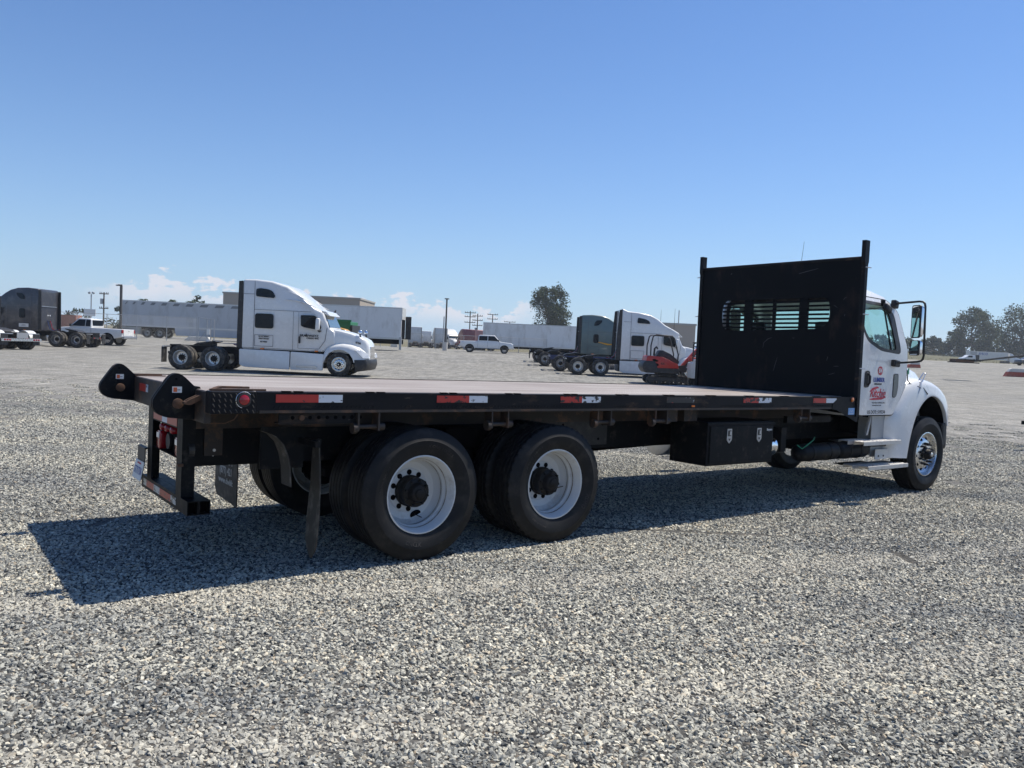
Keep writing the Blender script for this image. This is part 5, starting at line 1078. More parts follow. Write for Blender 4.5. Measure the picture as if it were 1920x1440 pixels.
# ------------------------------------------------------------------ trailers (x from rear to front)
def trailer(label, x0, x1, y, zf, zt, col, rear='left', panels=14, gz=None, legs=None, tand=None, name='box_trailer', skirt=None, hw=1.28):
    g = terrain((x0+x1)/2, y) if gz is None else gz
    T = thing(name, label, 'trailer', (x0, y, g)); L_ = x1-x0
    Q = lambda n, mb, m_, par=T, **k: mb.build(n, m_, par, **k)
    mb = MB(); mb.box(0, L_, -hw, hw, zf, zt); Q('body', mb, M[col], bevel=.03)
    w = L_/panels
    for i in range(panels):
        mb = MB(); mb.box(i*w+.012, (i+1)*w-.012, -hw-.012, -hw-.001, zf+.16, zt-.12); Q('side_panel', mb, M[col])
    mb = MB(); mb.box(0, L_, -hw-.02, -hw-.001, zt-.11, zt+.01); Q('top_rail', mb, M['alud']); mb = MB(); mb.box(0, L_, -hw-.02, -hw-.001, zf-.02, zf+.15); Q('bottom_rail', mb, M['alud'])
    mb = MB(); mb.box(.3, L_-.3, -.5, .5, zf-.28, zf-.02); Q('underframe', mb, M['dark'])
    for xx in (tand or ()):
        for s in (-1, 1): wheel(T, xx, s*1.08, s, 't_bg', 'r_duala', None)
        mb = MB(); mb.cyl((xx, -1.2, .5), (xx, 1.2, .5), .08, 8); mb.box(xx-.4, xx+.4, -.6, .6, .55, zf-.1); Q('axle', mb, M['dark'])
    for xx in (legs or ()):
        for s in (-1, 1):
            mb = MB(); mb.box(xx-.07, xx+.07, s*.8-.07, s*.8+.07, .05, zf); mb.box(xx-.15, xx+.15, s*.8-.15, s*.8+.15, 0, .06); Q('landing_leg', mb, M['galv'])
    if skirt:
        mb = MB(); mb.prism([(skirt[0], zf-.02), (skirt[0]+.15, .35), (skirt[1]-.9, .35), (skirt[1], .75), (skirt[1], zf-.02)], 'y', -hw, -hw+.02); Q('side_skirt', mb, M[col])
    return T, Q
t1, Q1 = trailer('long grey trailer with slanted vent row under its roof, behind the wire fence', -42.4, -26.0, 87.3, 1.18, 3.93, 'trlr2', panels=22, tand=(2.9, 4.25), skirt=(5.9, 15.0), name='dry_van_trailer')
for i in range(12):
    xx = .5+i*1.32*(.55+.045*i); w_ = .12+.10*i
    mb = MB(); mb.prism([(xx, 3.50), (xx+w_, 3.50), (xx+w_+.22, 3.78), (xx+.22, 3.78)], 'y', -1.3, -1.291)
    if xx+w_ < 16: mb.build('slanted_vent', M['flap'] if False else M['inkg2'] if 'inkg2' in M else mat('grey_panel_shade', (.17,.18,.19), .6), t1)
mb = MB(); mb.box(.2, 2.2, -1.2, -1.0, .35, 1.1); mb.build('tail_box', M['conc'], t1)
t2, Q2 = trailer('white box trailer with its tail end open, behind the white tractor hood', -25.5, -10.6, 76.3, 1.08, 4.05, 'trlr', panels=13, tand=(1.2, 2.5), legs=(11.6,))
mb = MB(); mb.box(14.9, 14.95, -1.28, 1.28, 2.95, 4.05); mb.build('end_header', M['white2'], t2)
mb = MB(); mb.box(14.9, 14.93, -1.1, 1.1, 1.1, 2.95); mb.build('open_doorway', M['dark'], t2)
mb = MB(); mb.box(14.95, 15.5, 1.2, 1.26, 1.1, 3.3); mb.build('swung_door', M['trim'], t2)
mb = MB(); mb.box(10.6, 14.8, -1.1, 1.1, .62, 1.05); mb.build('liftgate_frame', M['dark'], t2)
mb = MB(); mb.box(14.75, 14.95, -1.35, -1.1, .1, 1.3); mb.build('corner_post', M['galv'], t2)
t3, Q3 = trailer('long dirty white trailer in front of the big eucalyptus, behind the crew cab pickup', -3.85, 11.6, 99.5, .75, 3.55, 'trlr', panels=16, tand=(12.4, 13.7), legs=(3.0,), name='storage_trailer')

# ------------------------------------------------------------------ pickups (x forward, origin under the rear axle)
def pickup(label, x, y, rz, crew, wb, rack=False, bev=.07):
    T = thing('pickup_truck', label, 'pickup', (x, y, terrain(x, y)), rz); Q = lambda n, mb, m_, par=T, **k: mb.build(n, m_, par, **k)
    xc = wb-.75; xr = xc-(2.15 if crew else 1.35)
    mb = MB(); mb.prism([(-1.05, .62), (-1.10, 1.22), (xr, 1.26), (xc+.25, 1.26), (wb+.75, 1.14), (wb+.95, 1.0), (wb+.98, .55), (wb+.5, .5), (.55, .45), (.5, .45), (-.55, .5)], 'y', -.98, .98)
    Q('body', mb, M['white'], bevel=bev, seg=3, smooth=40)
    cb = MB(); cb.prism([(xr, 1.2), (xr+.06, 1.86), (xr+.25, 1.93), (xc-.35, 1.93), (xc+.35, 1.22)], 'y', -.95, .95); Q('cab', cb, M['white'], bevel=.07, seg=3, smooth=40, fn=lambda c: Vector((c.x, c.y*(1-.17*sm(1.2, 1.95, c.z)), c.z)))
    if not rack:
        mb = MB(); mb.box(-1.0, xr-.08, -.82, .82, 1.2, 1.265); Q('bed_well', mb, M['dark'])
    lean = lambda c: Vector((c.x, c.y*(1-.17*sm(1.2, 1.95, c.z)), c.z))
    for s in (-1, 1):
        g = MB(); xm = (xr+.14+xc+.18)/2 if crew else None
        if crew:
            g.prism([(xr+.13, 1.33), (xr+.16, 1.80), (xr+1.05, 1.82), (xr+1.05, 1.33)], 'y', *sorted((s*.945, s*.96))); g.prism([(xr+1.12, 1.33), (xr+1.12, 1.82), (xc-.36, 1.82), (xc+.14, 1.33)], 'y', *sorted((s*.945, s*.96)))
        else:
            g.prism([(xr+.10, 1.33), (xr+.13, 1.80), (xr+.45, 1.82), (xr+.45, 1.33)], 'y', *sorted((s*.945, s*.96))); g.prism([(xr+.50, 1.33), (xr+.50, 1.82), (xc-.36, 1.82), (xc+.14, 1.33)], 'y', *sorted((s*.945, s*.96)))
        g.build('side_window', M['dglass'], T, fn=lean)
        for (xx) in (0, wb):
            mb = MB(); ar = [(xx+.50*cos(R(a)), .42+.50*sin(R(a))) for a in range(0, 181, 15)]; mb.prism(ar, 'y', *sorted((s*.975, s*.988))); Q('wheel_arch', mb, M['dark'])
            t_ = link('tyre', WM['t_pick'], T, (xx, s*.88, .40)); t_.rotation_euler = (0, 0, 0 if s < 0 else pi); link('rim', WM['r_pick'], t_)
        mb = MB(); mb.obox((xc+.12, s*1.10, 1.38), (.10, .18, .20), Matrix.Identity(3)); Q('mirror', mb, M['trim'], bevel=.03)
        mb = MB(); mb.box(-1.115, -1.02, *sorted((s*.80, s*.99)), .92, 1.18); Q('tail_light', mb, M['red'], bevel=.01)
        mb = MB(); mb.box(wb+.78, wb+.96, *sorted((s*.62, s*.95)), .82, 1.0); Q('headlight', mb, M['clear'], bevel=.02)
        mb = MB(); seam(mb, (xr+.02, .6), (xr+.02, 1.24), .985, s, .015); seam(mb, (xc+.15, .6), (xc+.22, 1.24), .985, s, .015)
        if crew: seam(mb, (xr+1.08, .6), (xr+1.08, 1.24), .985, s, .015)
        mb.build('door_seams', M['inkg'], T)
        if crew: mb = MB(); mb.box(.6, wb-.55, *sorted((s*.95, s*1.05)), .44, .50); Q('running_board', mb, M['trim'])
    mb = MB(); mb.box(-1.12, -1.08, -.78, .78, .74, 1.2); Q('tailgate', mb, M['white'], bevel=.015)
    mb = MB(); mb.lathe([(.05, -1.12), (.05, -1.13), (.001, -1.13)], c=(0, 0, 1.08), n=12, ax='x'); Q('tailgate_handle', mb, M['trim'])
    mb = MB(); mb.box(-1.26, -1.05, -.95, .95, .50, .68); Q('rear_bumper', mb, M['alud'] if not crew else M['chrome'], bevel=.03)
    mb = MB(); mb.box(wb+.85, wb+1.05, -.95, .95, .45, .70); Q('front_bumper', mb, M['chrome'], bevel=.04)
    mb = MB(); mb.box(wb+.95, wb+.99, -.55, .55, .72, 1.0); Q('grille', mb, M['trim'])
    g = MB(); n_ = Vector((.55, 0, .55)).normalized()*.01; wp = [(xc-.28, -.74, 1.87), (xc-.28, .74, 1.87), (xc+.31, .86, 1.28), (xc+.31, -.86, 1.28)]; g.loft([[Vector(p)-n_ for p in wp], [Vector(p)+n_ for p in wp]]); Q('windscreen', g, M['glassbg'])
    g = MB(); g.box(xr-.005, xr+.05, -.72, .72, 1.40, 1.80); Q('rear_window', g, M['dglass'])
    return T
pickup('white single cab pickup seen from behind, parked facing left behind the charcoal tractor', -30.0, 60.0, pi, False, 3.3)
pk = pickup('white crew cab pickup facing right in front of the long white trailer', -4.75, 87.0, 0, True, 3.75)
text('4x4', .12, M['inkb'], pk, (-.75, -.992, 1.1), (1, 0, 0), (0, 0, 1), 'bed_lettering')
# ------------------------------------------------------------------ machines
def tracks(Q, L_, w, h, ys, n=26):
    for s in ys:
        r_ = h/2; ring = []
        for k in range(n):
            t = k/n
            if t < .5: a = -pi/2+pi*min(1, t/.16) if t < .16 else None
            # outline: a slot shape, walked evenly
        out_ = []
        for k in range(9): a = -pi/2+pi*k/8; out_.append((L_/2-r_+r_*cos(a), r_+r_*sin(a)))
        for k in range(9): a = pi/2+pi*k/8; out_.append((-L_/2+r_+r_*cos(a), r_+r_*sin(a)))
        mb = MB(); mb.loft([[(x_, s-w/2, z_), (x_, s+w/2, z_), (x_*.94, s+w/2, r_+(z_-r_)*.84), (x_*.94, s-w/2, r_+(z_-r_)*.84)] for x_, z_ in out_], loop=True); Q('track', mb, M['rubberd'], smooth=20)
        for i in range(5): mb = MB(); mb.cyl((-L_/2+r_+i*(L_-2*r_)/4, s-w*.46, r_*(1 if i in (0, 4) else .55)), (-L_/2+r_+i*(L_-2*r_)/4, s+w*.46, r_*(1 if i in (0, 4) else .55)), r_*.72 if i in (0, 4) else r_*.4, 14); Q('track_roller', mb, M['trim'])
        mb = MB(); mb.box(-L_/2+r_, L_/2-r_, s-w*.35, s+w*.35, h*.3, h*.75); Q('track_frame', mb, M['trim'])
ex = thing('mini_excavator', 'red mini excavator with black canopy frame and rubber tracks, by the headboard', 'excavator', (7.75, 40.4, terrain(7.75, 40.4)), 0)
Q = lambda n, mb, m_, par=ex, **k: mb.build(n, m_, par, **k)
tracks(Q, 2.15, .32, .46, (-.60, .60))
mb = MB(); mb.box(-.5, .5, -.45, .45, .30, .52); Q('undercarriage', mb, M['trim'])
mb = MB(); mb.prism(roundpoly([(-1.22, .62), (-1.32, .80), (-1.30, .98), (-1.18, 1.14), (-.7, 1.14), (-.45, .56), (-1.1, .54)], .06), 'y', -.72, .72); Q('counterweight', mb, M['trim'], bevel=.06, smooth=50)
mb = MB(); mb.prism(roundpoly([(-1.16, 1.02), (-1.10, 1.36), (-.95, 1.40), (-.35, 1.36), (.45, 1.02), (.48, .82), (-.75, .80), (-1.0, .95)], .04), 'y', -.70, .70); Q('body_cover', mb, M['exc'], bevel=.04, smooth=50)
mb = MB(); mb.box(-.9, .52, -.68, .68, .54, .82); Q('deck_frame', mb, M['trim'], bevel=.02)
for s in (-1, 1):
    mb = MB(); mb.prism(roundpoly([(-.86, 1.22), (-.72, 1.25), (-.52, 1.16), (-.6, 1.10), (-.8, 1.14)], .03), 'y', *sorted((s*.70, s*.712))); mb.prism(roundpoly([(-.82, 1.04), (-.6, 1.04), (-.48, .94), (-.6, .90), (-.78, .93)], .03), 'y', *sorted((s*.70, s*.712))); stuff(Q('vent', mb, M['dark']))
    mb = MB(); mb.tube([(-.92, s*.58, 1.36), (-.93, s*.58, 1.9), (-.84, s*.58, 2.36), (-.70, s*.58, 2.44), (.10, s*.58, 2.41), (.22, s*.58, 2.30), (.45, s*.58, 1.5), (.44, s*.58, 1.2)], .035, 8); Q('canopy_frame', mb, M['trim'], smooth=50)
mb = MB(); mb.box(-.80, .12, -.6, .6, 2.42, 2.46); Q('canopy_roof', mb, M['exc'] if False else M['galv'], bevel=.01)
mb = MB(); mb.prism(roundpoly([(-.62, 1.30), (-.45, 1.66), (-.30, 1.70), (.12, 1.52), (.58, 1.16), (.50, .98), (.2, 1.10), (-.2, 1.25)], .06), 'y', -.35, .35); Q('seat', mb, M['trim'], bevel=.05, smooth=50)
mb = MB(); mb.tube([(-.72, -.35, 1.4), (-.70, -.35, 1.75), (-.62, -.35, 1.85), (-.55, -.35, 1.75)], .05, 8); Q('control_lever', mb, M['trim'])
text('KX', .13, M['ink'], ex, (-.32, -.706, 1.02), (1, 0, 0), (0, 0, 1), 'side_lettering', bold=.004)
mb = MB(); mb.prism([(.5, .75), (.62, .60), (.95, .62), (1.05, .82), (.85, .98), (.55, .95)], 'y', -.2, .2); Q('swing_post', mb, M['trim'], bevel=.02)
mb = MB(); mb.prism([(.62, .85), (.78, .80), (1.35, 1.42), (1.62, 1.78), (1.50, 1.88), (1.25, 1.62)], 'y', -.12, .12); Q('boom', mb, M['exc'], bevel=.015)
mb = MB(); mb.prism([(1.48, 1.90), (1.62, 1.78), (1.95, .80), (1.88, .78)], 'y', -.09, .09); Q('arm', mb, M['exc'], bevel=.01)
mb = MB(); mb.cyl((.75, -.16, .78), (1.30, -.16, 1.38), .04, 8); mb.cyl((1.30, -.16, 1.38), (1.5, -.16, 1.7), .022, 8); Q('hydraulic_ram', mb, M['trim'])
mb = MB(); mb.prism([(1.8, .85), (1.98, .85), (2.1, .45), (1.9, .15), (1.62, .3), (1.7, .6)], 'y', -.2, .2); Q('bucket', mb, M['rustb'], bevel=.02)
mb = MB(); mb.prism([(1.05, .12), (1.22, .10), (1.25, .42), (1.16, .40)], 'y', -.75, .75); Q('dozer_blade', mb, M['exc'])
ld = thing('track_loader', 'white compact loader with black roll cage and red rear lamp, half hidden behind the headboard', 'loader', (9.55, 38.2, terrain(9.5, 38.2)), R(4))
Q = lambda n, mb, m_, par=ld, **k: mb.build(n, m_, par, **k)
tracks(Q, 2.0, .35, .5, (-.62, .62))
mb = MB(); mb.prism(roundpoly([(-1.1, .42), (-1.1, 1.18), (-.5, 1.25), (.6, 1.0), (.9, .5)], .08), 'y', -.5, .5); Q('body', mb, M['white2'], bevel=.05, smooth=50)
mb = MB(); mb.box(-1.12, -1.02, -.80, -.50, .45, 1.35); Q('rear_tower', mb, M['white2'], bevel=.03)
mb = MB(); mb.box(-1.06, -.9, -.82, -.80, .92, 1.16); Q('rear_lamp', mb, M['red'])
for s in (-1, 1):
    mb = MB(); mb.tube([(-.85, s*.48, 1.2), (-.85, s*.48, 2.05), (-.75, s*.48, 2.12), (.35, s*.48, 2.08), (.5, s*.48, 1.95), (.65, s*.48, 1.1)], .035, 8); Q('roll_cage', mb, M['trim'], smooth=50)
    mb = MB(); mb.prism([(-1.0, 1.25), (-.95, 1.45), (.9, 1.2), (1.35, .6), (1.25, .5), (.8, 1.0)], 'y', *sorted((s*.66, s*.78))); Q('lift_arm', mb, M['exc'], bevel=.02)
for z_ in (1.45, 1.7, 1.95): mb = MB(); mb.cyl((-.86, -.48, z_), (-.86, .48, z_), .025, 8); Q('cage_bar', mb, M['trim'])
mb = MB(); mb.box(-.9, .4, -.5, .5, 2.10, 2.15); Q('cage_roof', mb, M['trim'])
mb = MB(); mb.prism([(1.3, .1), (1.9, .08), (1.35, .6), (1.25, .55)], 'y', -.85, .85); Q('bucket', mb, M['rustb'])
# green bin and the yellow machine in front of it
gb = thing('waste_container', 'bright green steel container standing behind the yellow hood', 'container', (-11.7, 47.0, terrain(-11, 47)))
Q = lambda n, mb, m_, par=gb, **k: mb.build(n, m_, par, **k)
mb = MB(); mb.prism([(-2.2, .3), (-2.5, 2.5), (2.3, 2.5), (2.3, .3)], 'y', -1.1, 1.1); Q('bin_body', mb, M['dumpgr'], bevel=.03)
for i in range(7): mb = MB(); mb.box(-2.1+i*.7, -2.02+i*.7, -1.17, -1.1, .35, 2.2); Q('rib', mb, M['dumpgr'])
mb = MB(); mb.box(-2.5, 2.35, -1.18, -1.08, 2.48, 2.6); Q('top_rail', mb, M['dumpgr'])
mb = MB(); mb.box(2.3, 2.42, -1.15, 1.15, .3, 2.3); Q('end_gate', mb, M['trim'])
mb = MB(); mb.box(-2.2, 2.3, -.8, .8, 0, .3); Q('skid', mb, M['trim'])
yt = thing('yellow_tractor', 'yellow wheeled machine whose sloping hood shows above the white tractor hood', 'tractor', (-11.1, 43.0, terrain(-11, 43)))
Q = lambda n, mb, m_, par=yt, **k: mb.build(n, m_, par, **k)
mb = MB(); mb.prism(roundpoly([(.3, 1.1), (.35, 2.26), (1.2, 2.22), (2.1, 2.03), (2.35, 1.75), (2.35, 1.0)], .1), 'y', -.5, .5); Q('hood', mb, M['yellow'], bevel=.08, seg=3, smooth=50)
mb = MB(); mb.box(2.34, 2.38, -.4, .4, 1.1, 1.6); Q('grille', mb, M['trim']); mb = MB(); mb.box(-1.2, 2.2, -.4, .4, .6, 1.15); Q('frame', mb, M['trim'])
for s in (-1, 1):
    for xx in (-.9, .35): mb = MB(); mb.box(xx-.04, xx+.04, *sorted((s*.58, s*.66)), 1.1, 2.75); Q('cab_post', mb, M['yellow'])
    for xx, rr_ in ((-.7, .75), (1.7, .6)):
        mb = MB(); mb.lathe([(rr_*.5, s*.6), (rr_*.95, s*.6), (rr_, s*.68), (rr_, s*.98), (rr_*.95, s*1.05), (rr_*.5, s*1.05)], c=(xx, 0, rr_), n=24); ty = Q('tyre', mb, M['rubberd'], smooth=40); mb = MB(); mb.cyl((xx, s*.7, rr_), (xx, s*.95, rr_), rr_*.5, 18); Q('rim', mb, M['yellow'], ty)
mb = MB(); mb.box(-1.0, .45, -.7, .7, 2.72, 2.82); Q('cab_roof', mb, M['yellow'], bevel=.03); mb = MB(); mb.box(-.7, -.2, -.25, .25, 1.1, 1.7); Q('seat', mb, M['trim'])
mb = MB(); mb.prism([(1.25, 1.95), (1.32, 1.95), (1.5, 3.05), (1.2, 2.75)], 'y', -.05, .05); Q('exhaust', mb, M['trim'])

# ------------------------------------------------------------------ poles, fences, buildings
def pole_thing(name, label, cat, px, py_top, d, r_=.09, group=None):
    """px, d give the place; py_top the height: worked out below in metres"""
def street_lamp():
    x, y = -36.9, 75.; g = terrain(x, y); T = thing('street_lamp', 'dark steel lamp post with one flat arm, left end of the grey trailer', 'street lamp', (x, y, g))
    mb = MB(); mb.box(-.09, .09, -.09, .09, 0, 5.35-g); mb.build('post', M['pole'], T); mb = MB(); mb.box(-.32, .09, -.05, .05, 5.35-g, 5.47-g); mb.box(-.45, .0, -.13, .13, 5.33-g, 5.43-g); mb.build('lamp_head', M['pole'], T)
street_lamp()
x, y = -7.72, 90.; g = terrain(x, y); T = thing('light_pole', 'tall dark light pole with small flat head on a white concrete base, mid yard', 'light pole', (x, y, g))
mb = MB(); mb.cyl((0, 0, .9), (0, 0, 6.25-g), .11, 12, r2=.085); mb.build('post', M['pole'], T, smooth=40); mb = MB(); mb.cyl((0, 0, 6.22-g), (0, 0, 6.32-g), .26, 12); mb.build('lamp_head', M['pole'], T); mb = MB(); mb.cyl((0, 0, 0), (0, 0, .95), .28, 16); mb.build('base', M['barw'], T)
x, y = -50.8, 96.; g = terrain(x, y); T = thing('floodlight_mast', 'thin grey mast with two small floodlights, left of the lamp post', 'floodlight mast', (x, y, g))
mb = MB(); mb.cyl((0, 0, 0), (0, 0, 5.2-g), .07, 8); mb.build('post', M['galv'], T)
for s in (-1, 1): mb = MB(); mb.obox((s*.22, 0, 5.35-g), (.26, .2, .22), Matrix.Rotation(s*.4, 3, 'Y')); mb.build('floodlight', M['galv'], T)
x, y = -9.9, 112.; g = terrain(x, y); T = thing('light_pole', 'thin grey pole just left of the tall dark light pole', 'light pole', (x, y, g)); mb = MB(); mb.cyl((0, 0, 0), (0, 0, 4.9-g), .08, 8); mb.build('post', M['galv'], T)
x, y = 31.0, 152.; g = terrain(x, y); T = thing('light_pole', 'thin pole above the roof of the white wedge-roofed tractor', 'light pole', (x, y, g)); mb = MB(); mb.cyl((0, 0, 0), (0, 0, 9.2-g), .10, 8); mb.build('post', M['galv'], T)
def utility_pole(label, x, y, top_, arms, wd=1.8, trans=False, group='wooden utility poles on the horizon'):
    g = terrain(x, y); T = thing('utility_pole', label, 'utility pole', (x, y, g), group=group)
    mb = MB(); mb.cyl((0, 0, 0), (0, 0, top_-g), .16, 8, r2=.12); mb.build('pole', M['wood'], T)
    for z_ in arms:
        mb = MB(); mb.box(-wd, wd, -.08, .08, z_-g-.08, z_-g+.08); a = mb.build('crossarm', M['wood'], T)
        for xx in (-wd+.1, -wd*.5, wd*.5, wd-.1): mb = MB(); mb.cyl((xx, 0, z_-g+.08), (xx, 0, z_-g+.32), .06, 6); mb.build('insulator', M['trim'], a)
    if trans: mb = MB(); mb.cyl((-.4, 0, trans-g-.6), (-.4, 0, trans-g+.4), .28, 10); mb.build('transformer', M['galv'], T)
utility_pole('utility pole with two crossarms and a transformer, left of the lamp post', -77.0, 150, 7.6, (7.3, 4.6), .85, 6.0)
utility_pole('taller of the two close utility poles, carrying three crossarms', -11.2, 200, 9.0, (8.6, 7.6, 6.2), 1.35)
utility_pole('shorter of the two close utility poles, with a transformer', -9.5, 204, 8.6, (8.0, 6.9, 5.6), 1.3, 4.6)
utility_pole('utility pole with two crossarms right above the left end of the white trailer', -6.0, 215, 9.0, (8.9, 7.7), 1.4)
utility_pole('far utility pole peeping over the white trailer roof, nearer the two close poles', -1.5, 240, 7.8, (7.75,), 1.7)
utility_pole('far utility pole peeping over the white trailer roof, nearer the eucalyptus', 3.3, 260, 7.2, (7.15,), 1.5)
def fence(label, x0, x1, y, h, n, name='wire_fence', mesh=True, sp=.22):
    g = terrain((x0+x1)/2, y); T = thing(name, label, 'fence', (x0, y, g)); w = (x1-x0)/n
    for i in range(n+1): mb = MB(); mb.cyl((i*w, 0, 0), (i*w, 0, h), .035, 6); mb.build('fence_post', M['galv'], T)
    mb = MB(); mb.cyl((0, 0, h-.03), (x1-x0, 0, h-.03), .022, 5); mb.build('top_rail', M['galv'], T)
    if mesh:
        mb = MB(); L_ = x1-x0; k = -h
        while k < L_:
            for sgn in (1, -1):
                a, b_ = (k, 0), (k+h, h)
                if sgn < 0: a, b_ = (k, h), (k+h, 0)
                t0 = max(0, -k/h); t1 = min(1, (L_-k)/h)
                if t1 <= t0: continue
                p0 = (a[0]+(b_[0]-a[0])*t0, a[1]+(b_[1]-a[1])*t0); p1 = (a[0]+(b_[0]-a[0])*t1, a[1]+(b_[1]-a[1])*t1)
                mb.tube([(p0[0], .03, p0[1]), (p1[0], .03, p1[1])], .0015, 3)
            k += sp
        stuff(mb.build('wire_mesh', M['galv'], T))
    return T
fence('wire fence on round steel posts in front of the grey trailer', -54, -29.2, 73.6, 2.25, 9)
fence('low wire fence crossing in front of the far row of tractors', -23, 4, 97.5, 1.85, 8)
g_ = thing('steel_gate', 'open galvanised steel frame gate at the right end of the wire fence', 'gate', (-29.0, 73.5, terrain(-29, 73.5)))
for xx, hh in ((0, 2.35), (.78, 2.2), (1.12, 2.2), (1.45, 2.15)): mb = MB(); mb.cyl((xx, 0, 0), (xx, 0, hh), .045, 8); mb.build('gate_post', M['galv'], g_)
for (a, b_) in (((0, 2.3), (.78, 2.2)), ((.78, 2.2), (1.45, 2.15)), ((0, 1.2), (.78, 1.15)), ((.1, .3), (.78, 1.1))): mb = MB(); mb.cyl((a[0], 0, a[1]), (b_[0], 0, b_[1]), .03, 6); mb.build('gate_rail', M['galv'], g_)
mb = MB(); mb.box(.80, 1.10, -.12, -.02, .75, 1.25); mb.build('control_box', M['stickw'], g_); mb = MB(); mb.box(.80, 1.10, -.12, -.02, .05, .32); mb.build('base_box', M['stickw'], g_)
def building(label, x0, x1, y0, y1, h, m_, bands=()):
    g = terrain((x0+x1)/2, y0)-.3; T = thing('warehouse', label, 'building', (x0, y0, g))
    mb = MB(); mb.box(0, x1-x0, 0, y1-y0, 0, h-g); mb.build('wall', m_, T); mb = MB(); mb.box(-.15, x1-x0+.15, -.15, y1-y0+.15, h-g, h-g+.35); mb.build('parapet', M['conc'], T)
    for (a, b_, z0, z1) in bands: mb = MB(); mb.box(a, b_, -.06, -.01, z0-g, z1-g); mb.build('wall_panel', mat('brown_wall_panel', (.22,.17,.14), .8), T)
building('tan flat-roofed warehouse above the roof of the white box trailer', -62, -33.0, 170, 188, 9.3, M['stucco'], ((18.3, 20.6, 6.6, 8.6), (14.5, 17.0, 6.6, 8.6)))
building('plain beige block right of the white wedge-roofed tractor, low on the horizon', 19, 33.4, 148, 175, 6.3, M['stucco'])
mb = MB(); mb.box(-6, 0, 0, 1.5, 0, 2.2); o_ = mb.build('low_building', M['brick'], None, loc=(-57, 104, terrain(-57, 104))); tag(o_, 'low red brown masonry shed behind the single cab pickup', 'shed')
mb = MB(); mb.prism([(0, 0), (2.6, 0), (2.4, .42), (.5, .42)], 'y', 0, .5); tag(mb.build('concrete_block', M['barw'], None, loc=(-32.6, 79, terrain(-32, 79)), bevel=.02), 'pale concrete block lying under the grey trailer', 'block')
mb = MB(); mb.box(0, .9, 0, .5, 0, .55); tag(mb.build('concrete_block', M['barw'], None, loc=(-15.4, 100, terrain(-15, 100)), bevel=.03), 'small white block at the foot of the box trailer end post', 'block')
sgn = thing('sign_board', 'small white board on a post above the single cab pickup roof', 'sign', (-43.5, 82, terrain(-43, 82)))
mb = MB(); mb.box(-.05, .05, 0, .06, 0, 2.3); mb.build('post', M['galv'], sgn); mb = MB(); mb.box(-.6, .6, -.06, 0, 2.0, 2.7); mb.build('board', M['stickw'], sgn)

# ------------------------------------------------------------------ far right: barriers, van, truck on the road, boom
def barrier(label, x, y, L_, h=.83, rz=0):
    T = thing('road_barrier', label, 'barrier', (x, y, terrain(x, y)-.02), rz)
    mb = MB(); mb.prism([(0, 0), (L_, 0), (L_-.1, h*.58), (.28, h*.58)], 'y', -.28, .28); mb.build('lower_half', M['barr'], T, bevel=.02)
    mb = MB(); mb.prism([(.28, h*.585), (L_-.1, h*.585), (L_-.15, h), (.62, h), (.5, h*.95)], 'y', -.2, .2); mb.build('upper_half', M['barw'], T, bevel=.02)
    return T
barrier('red and white road barrier at the right edge of the yard', 47.9, 78, 6.5)
barrier('small distant red barrier glimpsed past the right door mirror', 47.2, 96, 1.6, .75)
barrier('small distant red barrier beside the first, under the door mirror', 45.1, 97, 1.3, .75)
bk_ = thing('boom_lift', 'long dark lift boom reaching in from the right with its basket low over the gravel', 'boom lift', (0, 0, 0))
P0 = Vector((38.3, 66, 1.98)); P1 = Vector((48.6, 66, 3.6))
mb = MB(); d_ = (P1-P0).normalized(); mb.tube([P0, P0+d_*5, P1], [.07, .11, .17], 6); mb.build('boom', M['trim'], bk_)
mb = MB(); mb.loft([[(x_, y_, z_) for y_ in (65.6, 66.4) for z_ in ((1.74, 1.82) if y_ < 66 else (1.82, 1.74))] for x_ in (36.0, 38.2)]); mb.build('platform_floor', M['trim'], bk_); mb = MB(); mb.box(36.2, 37.7, 65.5, 66.5, 1.82, 2.05); mb.build('platform_side', M['rust'], bk_, bevel=.02)
mb = MB(); mb.prism([(36.3, 2.06), (37.9, 2.06), (38.4, 2.0), (38.2, 1.9), (36.3, 2.04)], 'y', 65.5, 66.5); mb.build('platform_cover', M['trim'], bk_)
mb = MB(); mb.box(47.6, 51, 64.9, 67.1, terrain(48, 66)+.5, terrain(48, 66)+1.6); mb.tube([(49.3, 66, 1.6), P1], .2, 6); mb.build('base_machine', M['trim'], bk_, bevel=.05)
for xx in (48.2, 50.4):
    for yy_ in (64.9, 67.1): mb = MB(); mb.cyl((xx, yy_-.2, terrain(48, 66)+.55), (xx, yy_+.2, terrain(48, 66)+.55), .55, 18); mb.build('wheel', M['rubberd'], bk_, smooth=40)
rt = thing('highway_lorry', 'distant white semi-trailer lorry on the road before the trees', 'lorry', (165.5, 292, terrain(165, 292)))
mb = MB(); mb.box(0, 14.0, -1.3, 1.3, 1.2, 4.1); mb.build('trailer_body', M['white2'], rt, bevel=.03); mb = MB(); mb.box(.2, 2.6, -1.32, -1.305, 1.3, 4.0); mb.build('tail_panel', M['galv'], rt)
mb = MB(); mb.prism([(14.6, .6), (14.6, 3.9), (15.6, 3.7), (16.8, 2.6), (18.6, 2.0), (18.9, .6)], 'y', -1.2, 1.2); mb.build('cab', M['white'], rt, bevel=.1, smooth=40)
for xx in (1.2, 2.5, 13.0, 14.3, 18.0): mb = MB(); mb.cyl((xx, -1.25, .5), (xx, 1.25, .5), .5, 14); mb.build('wheel', M['rubberd'], rt, smooth=40)
text('SYSCO', 1.1, M['inkb'], rt, (4.8, -1.31, 3.2), (1, 0, 0), (0, 0, 1), 'trailer_lettering', shear=.2, bold=.03)
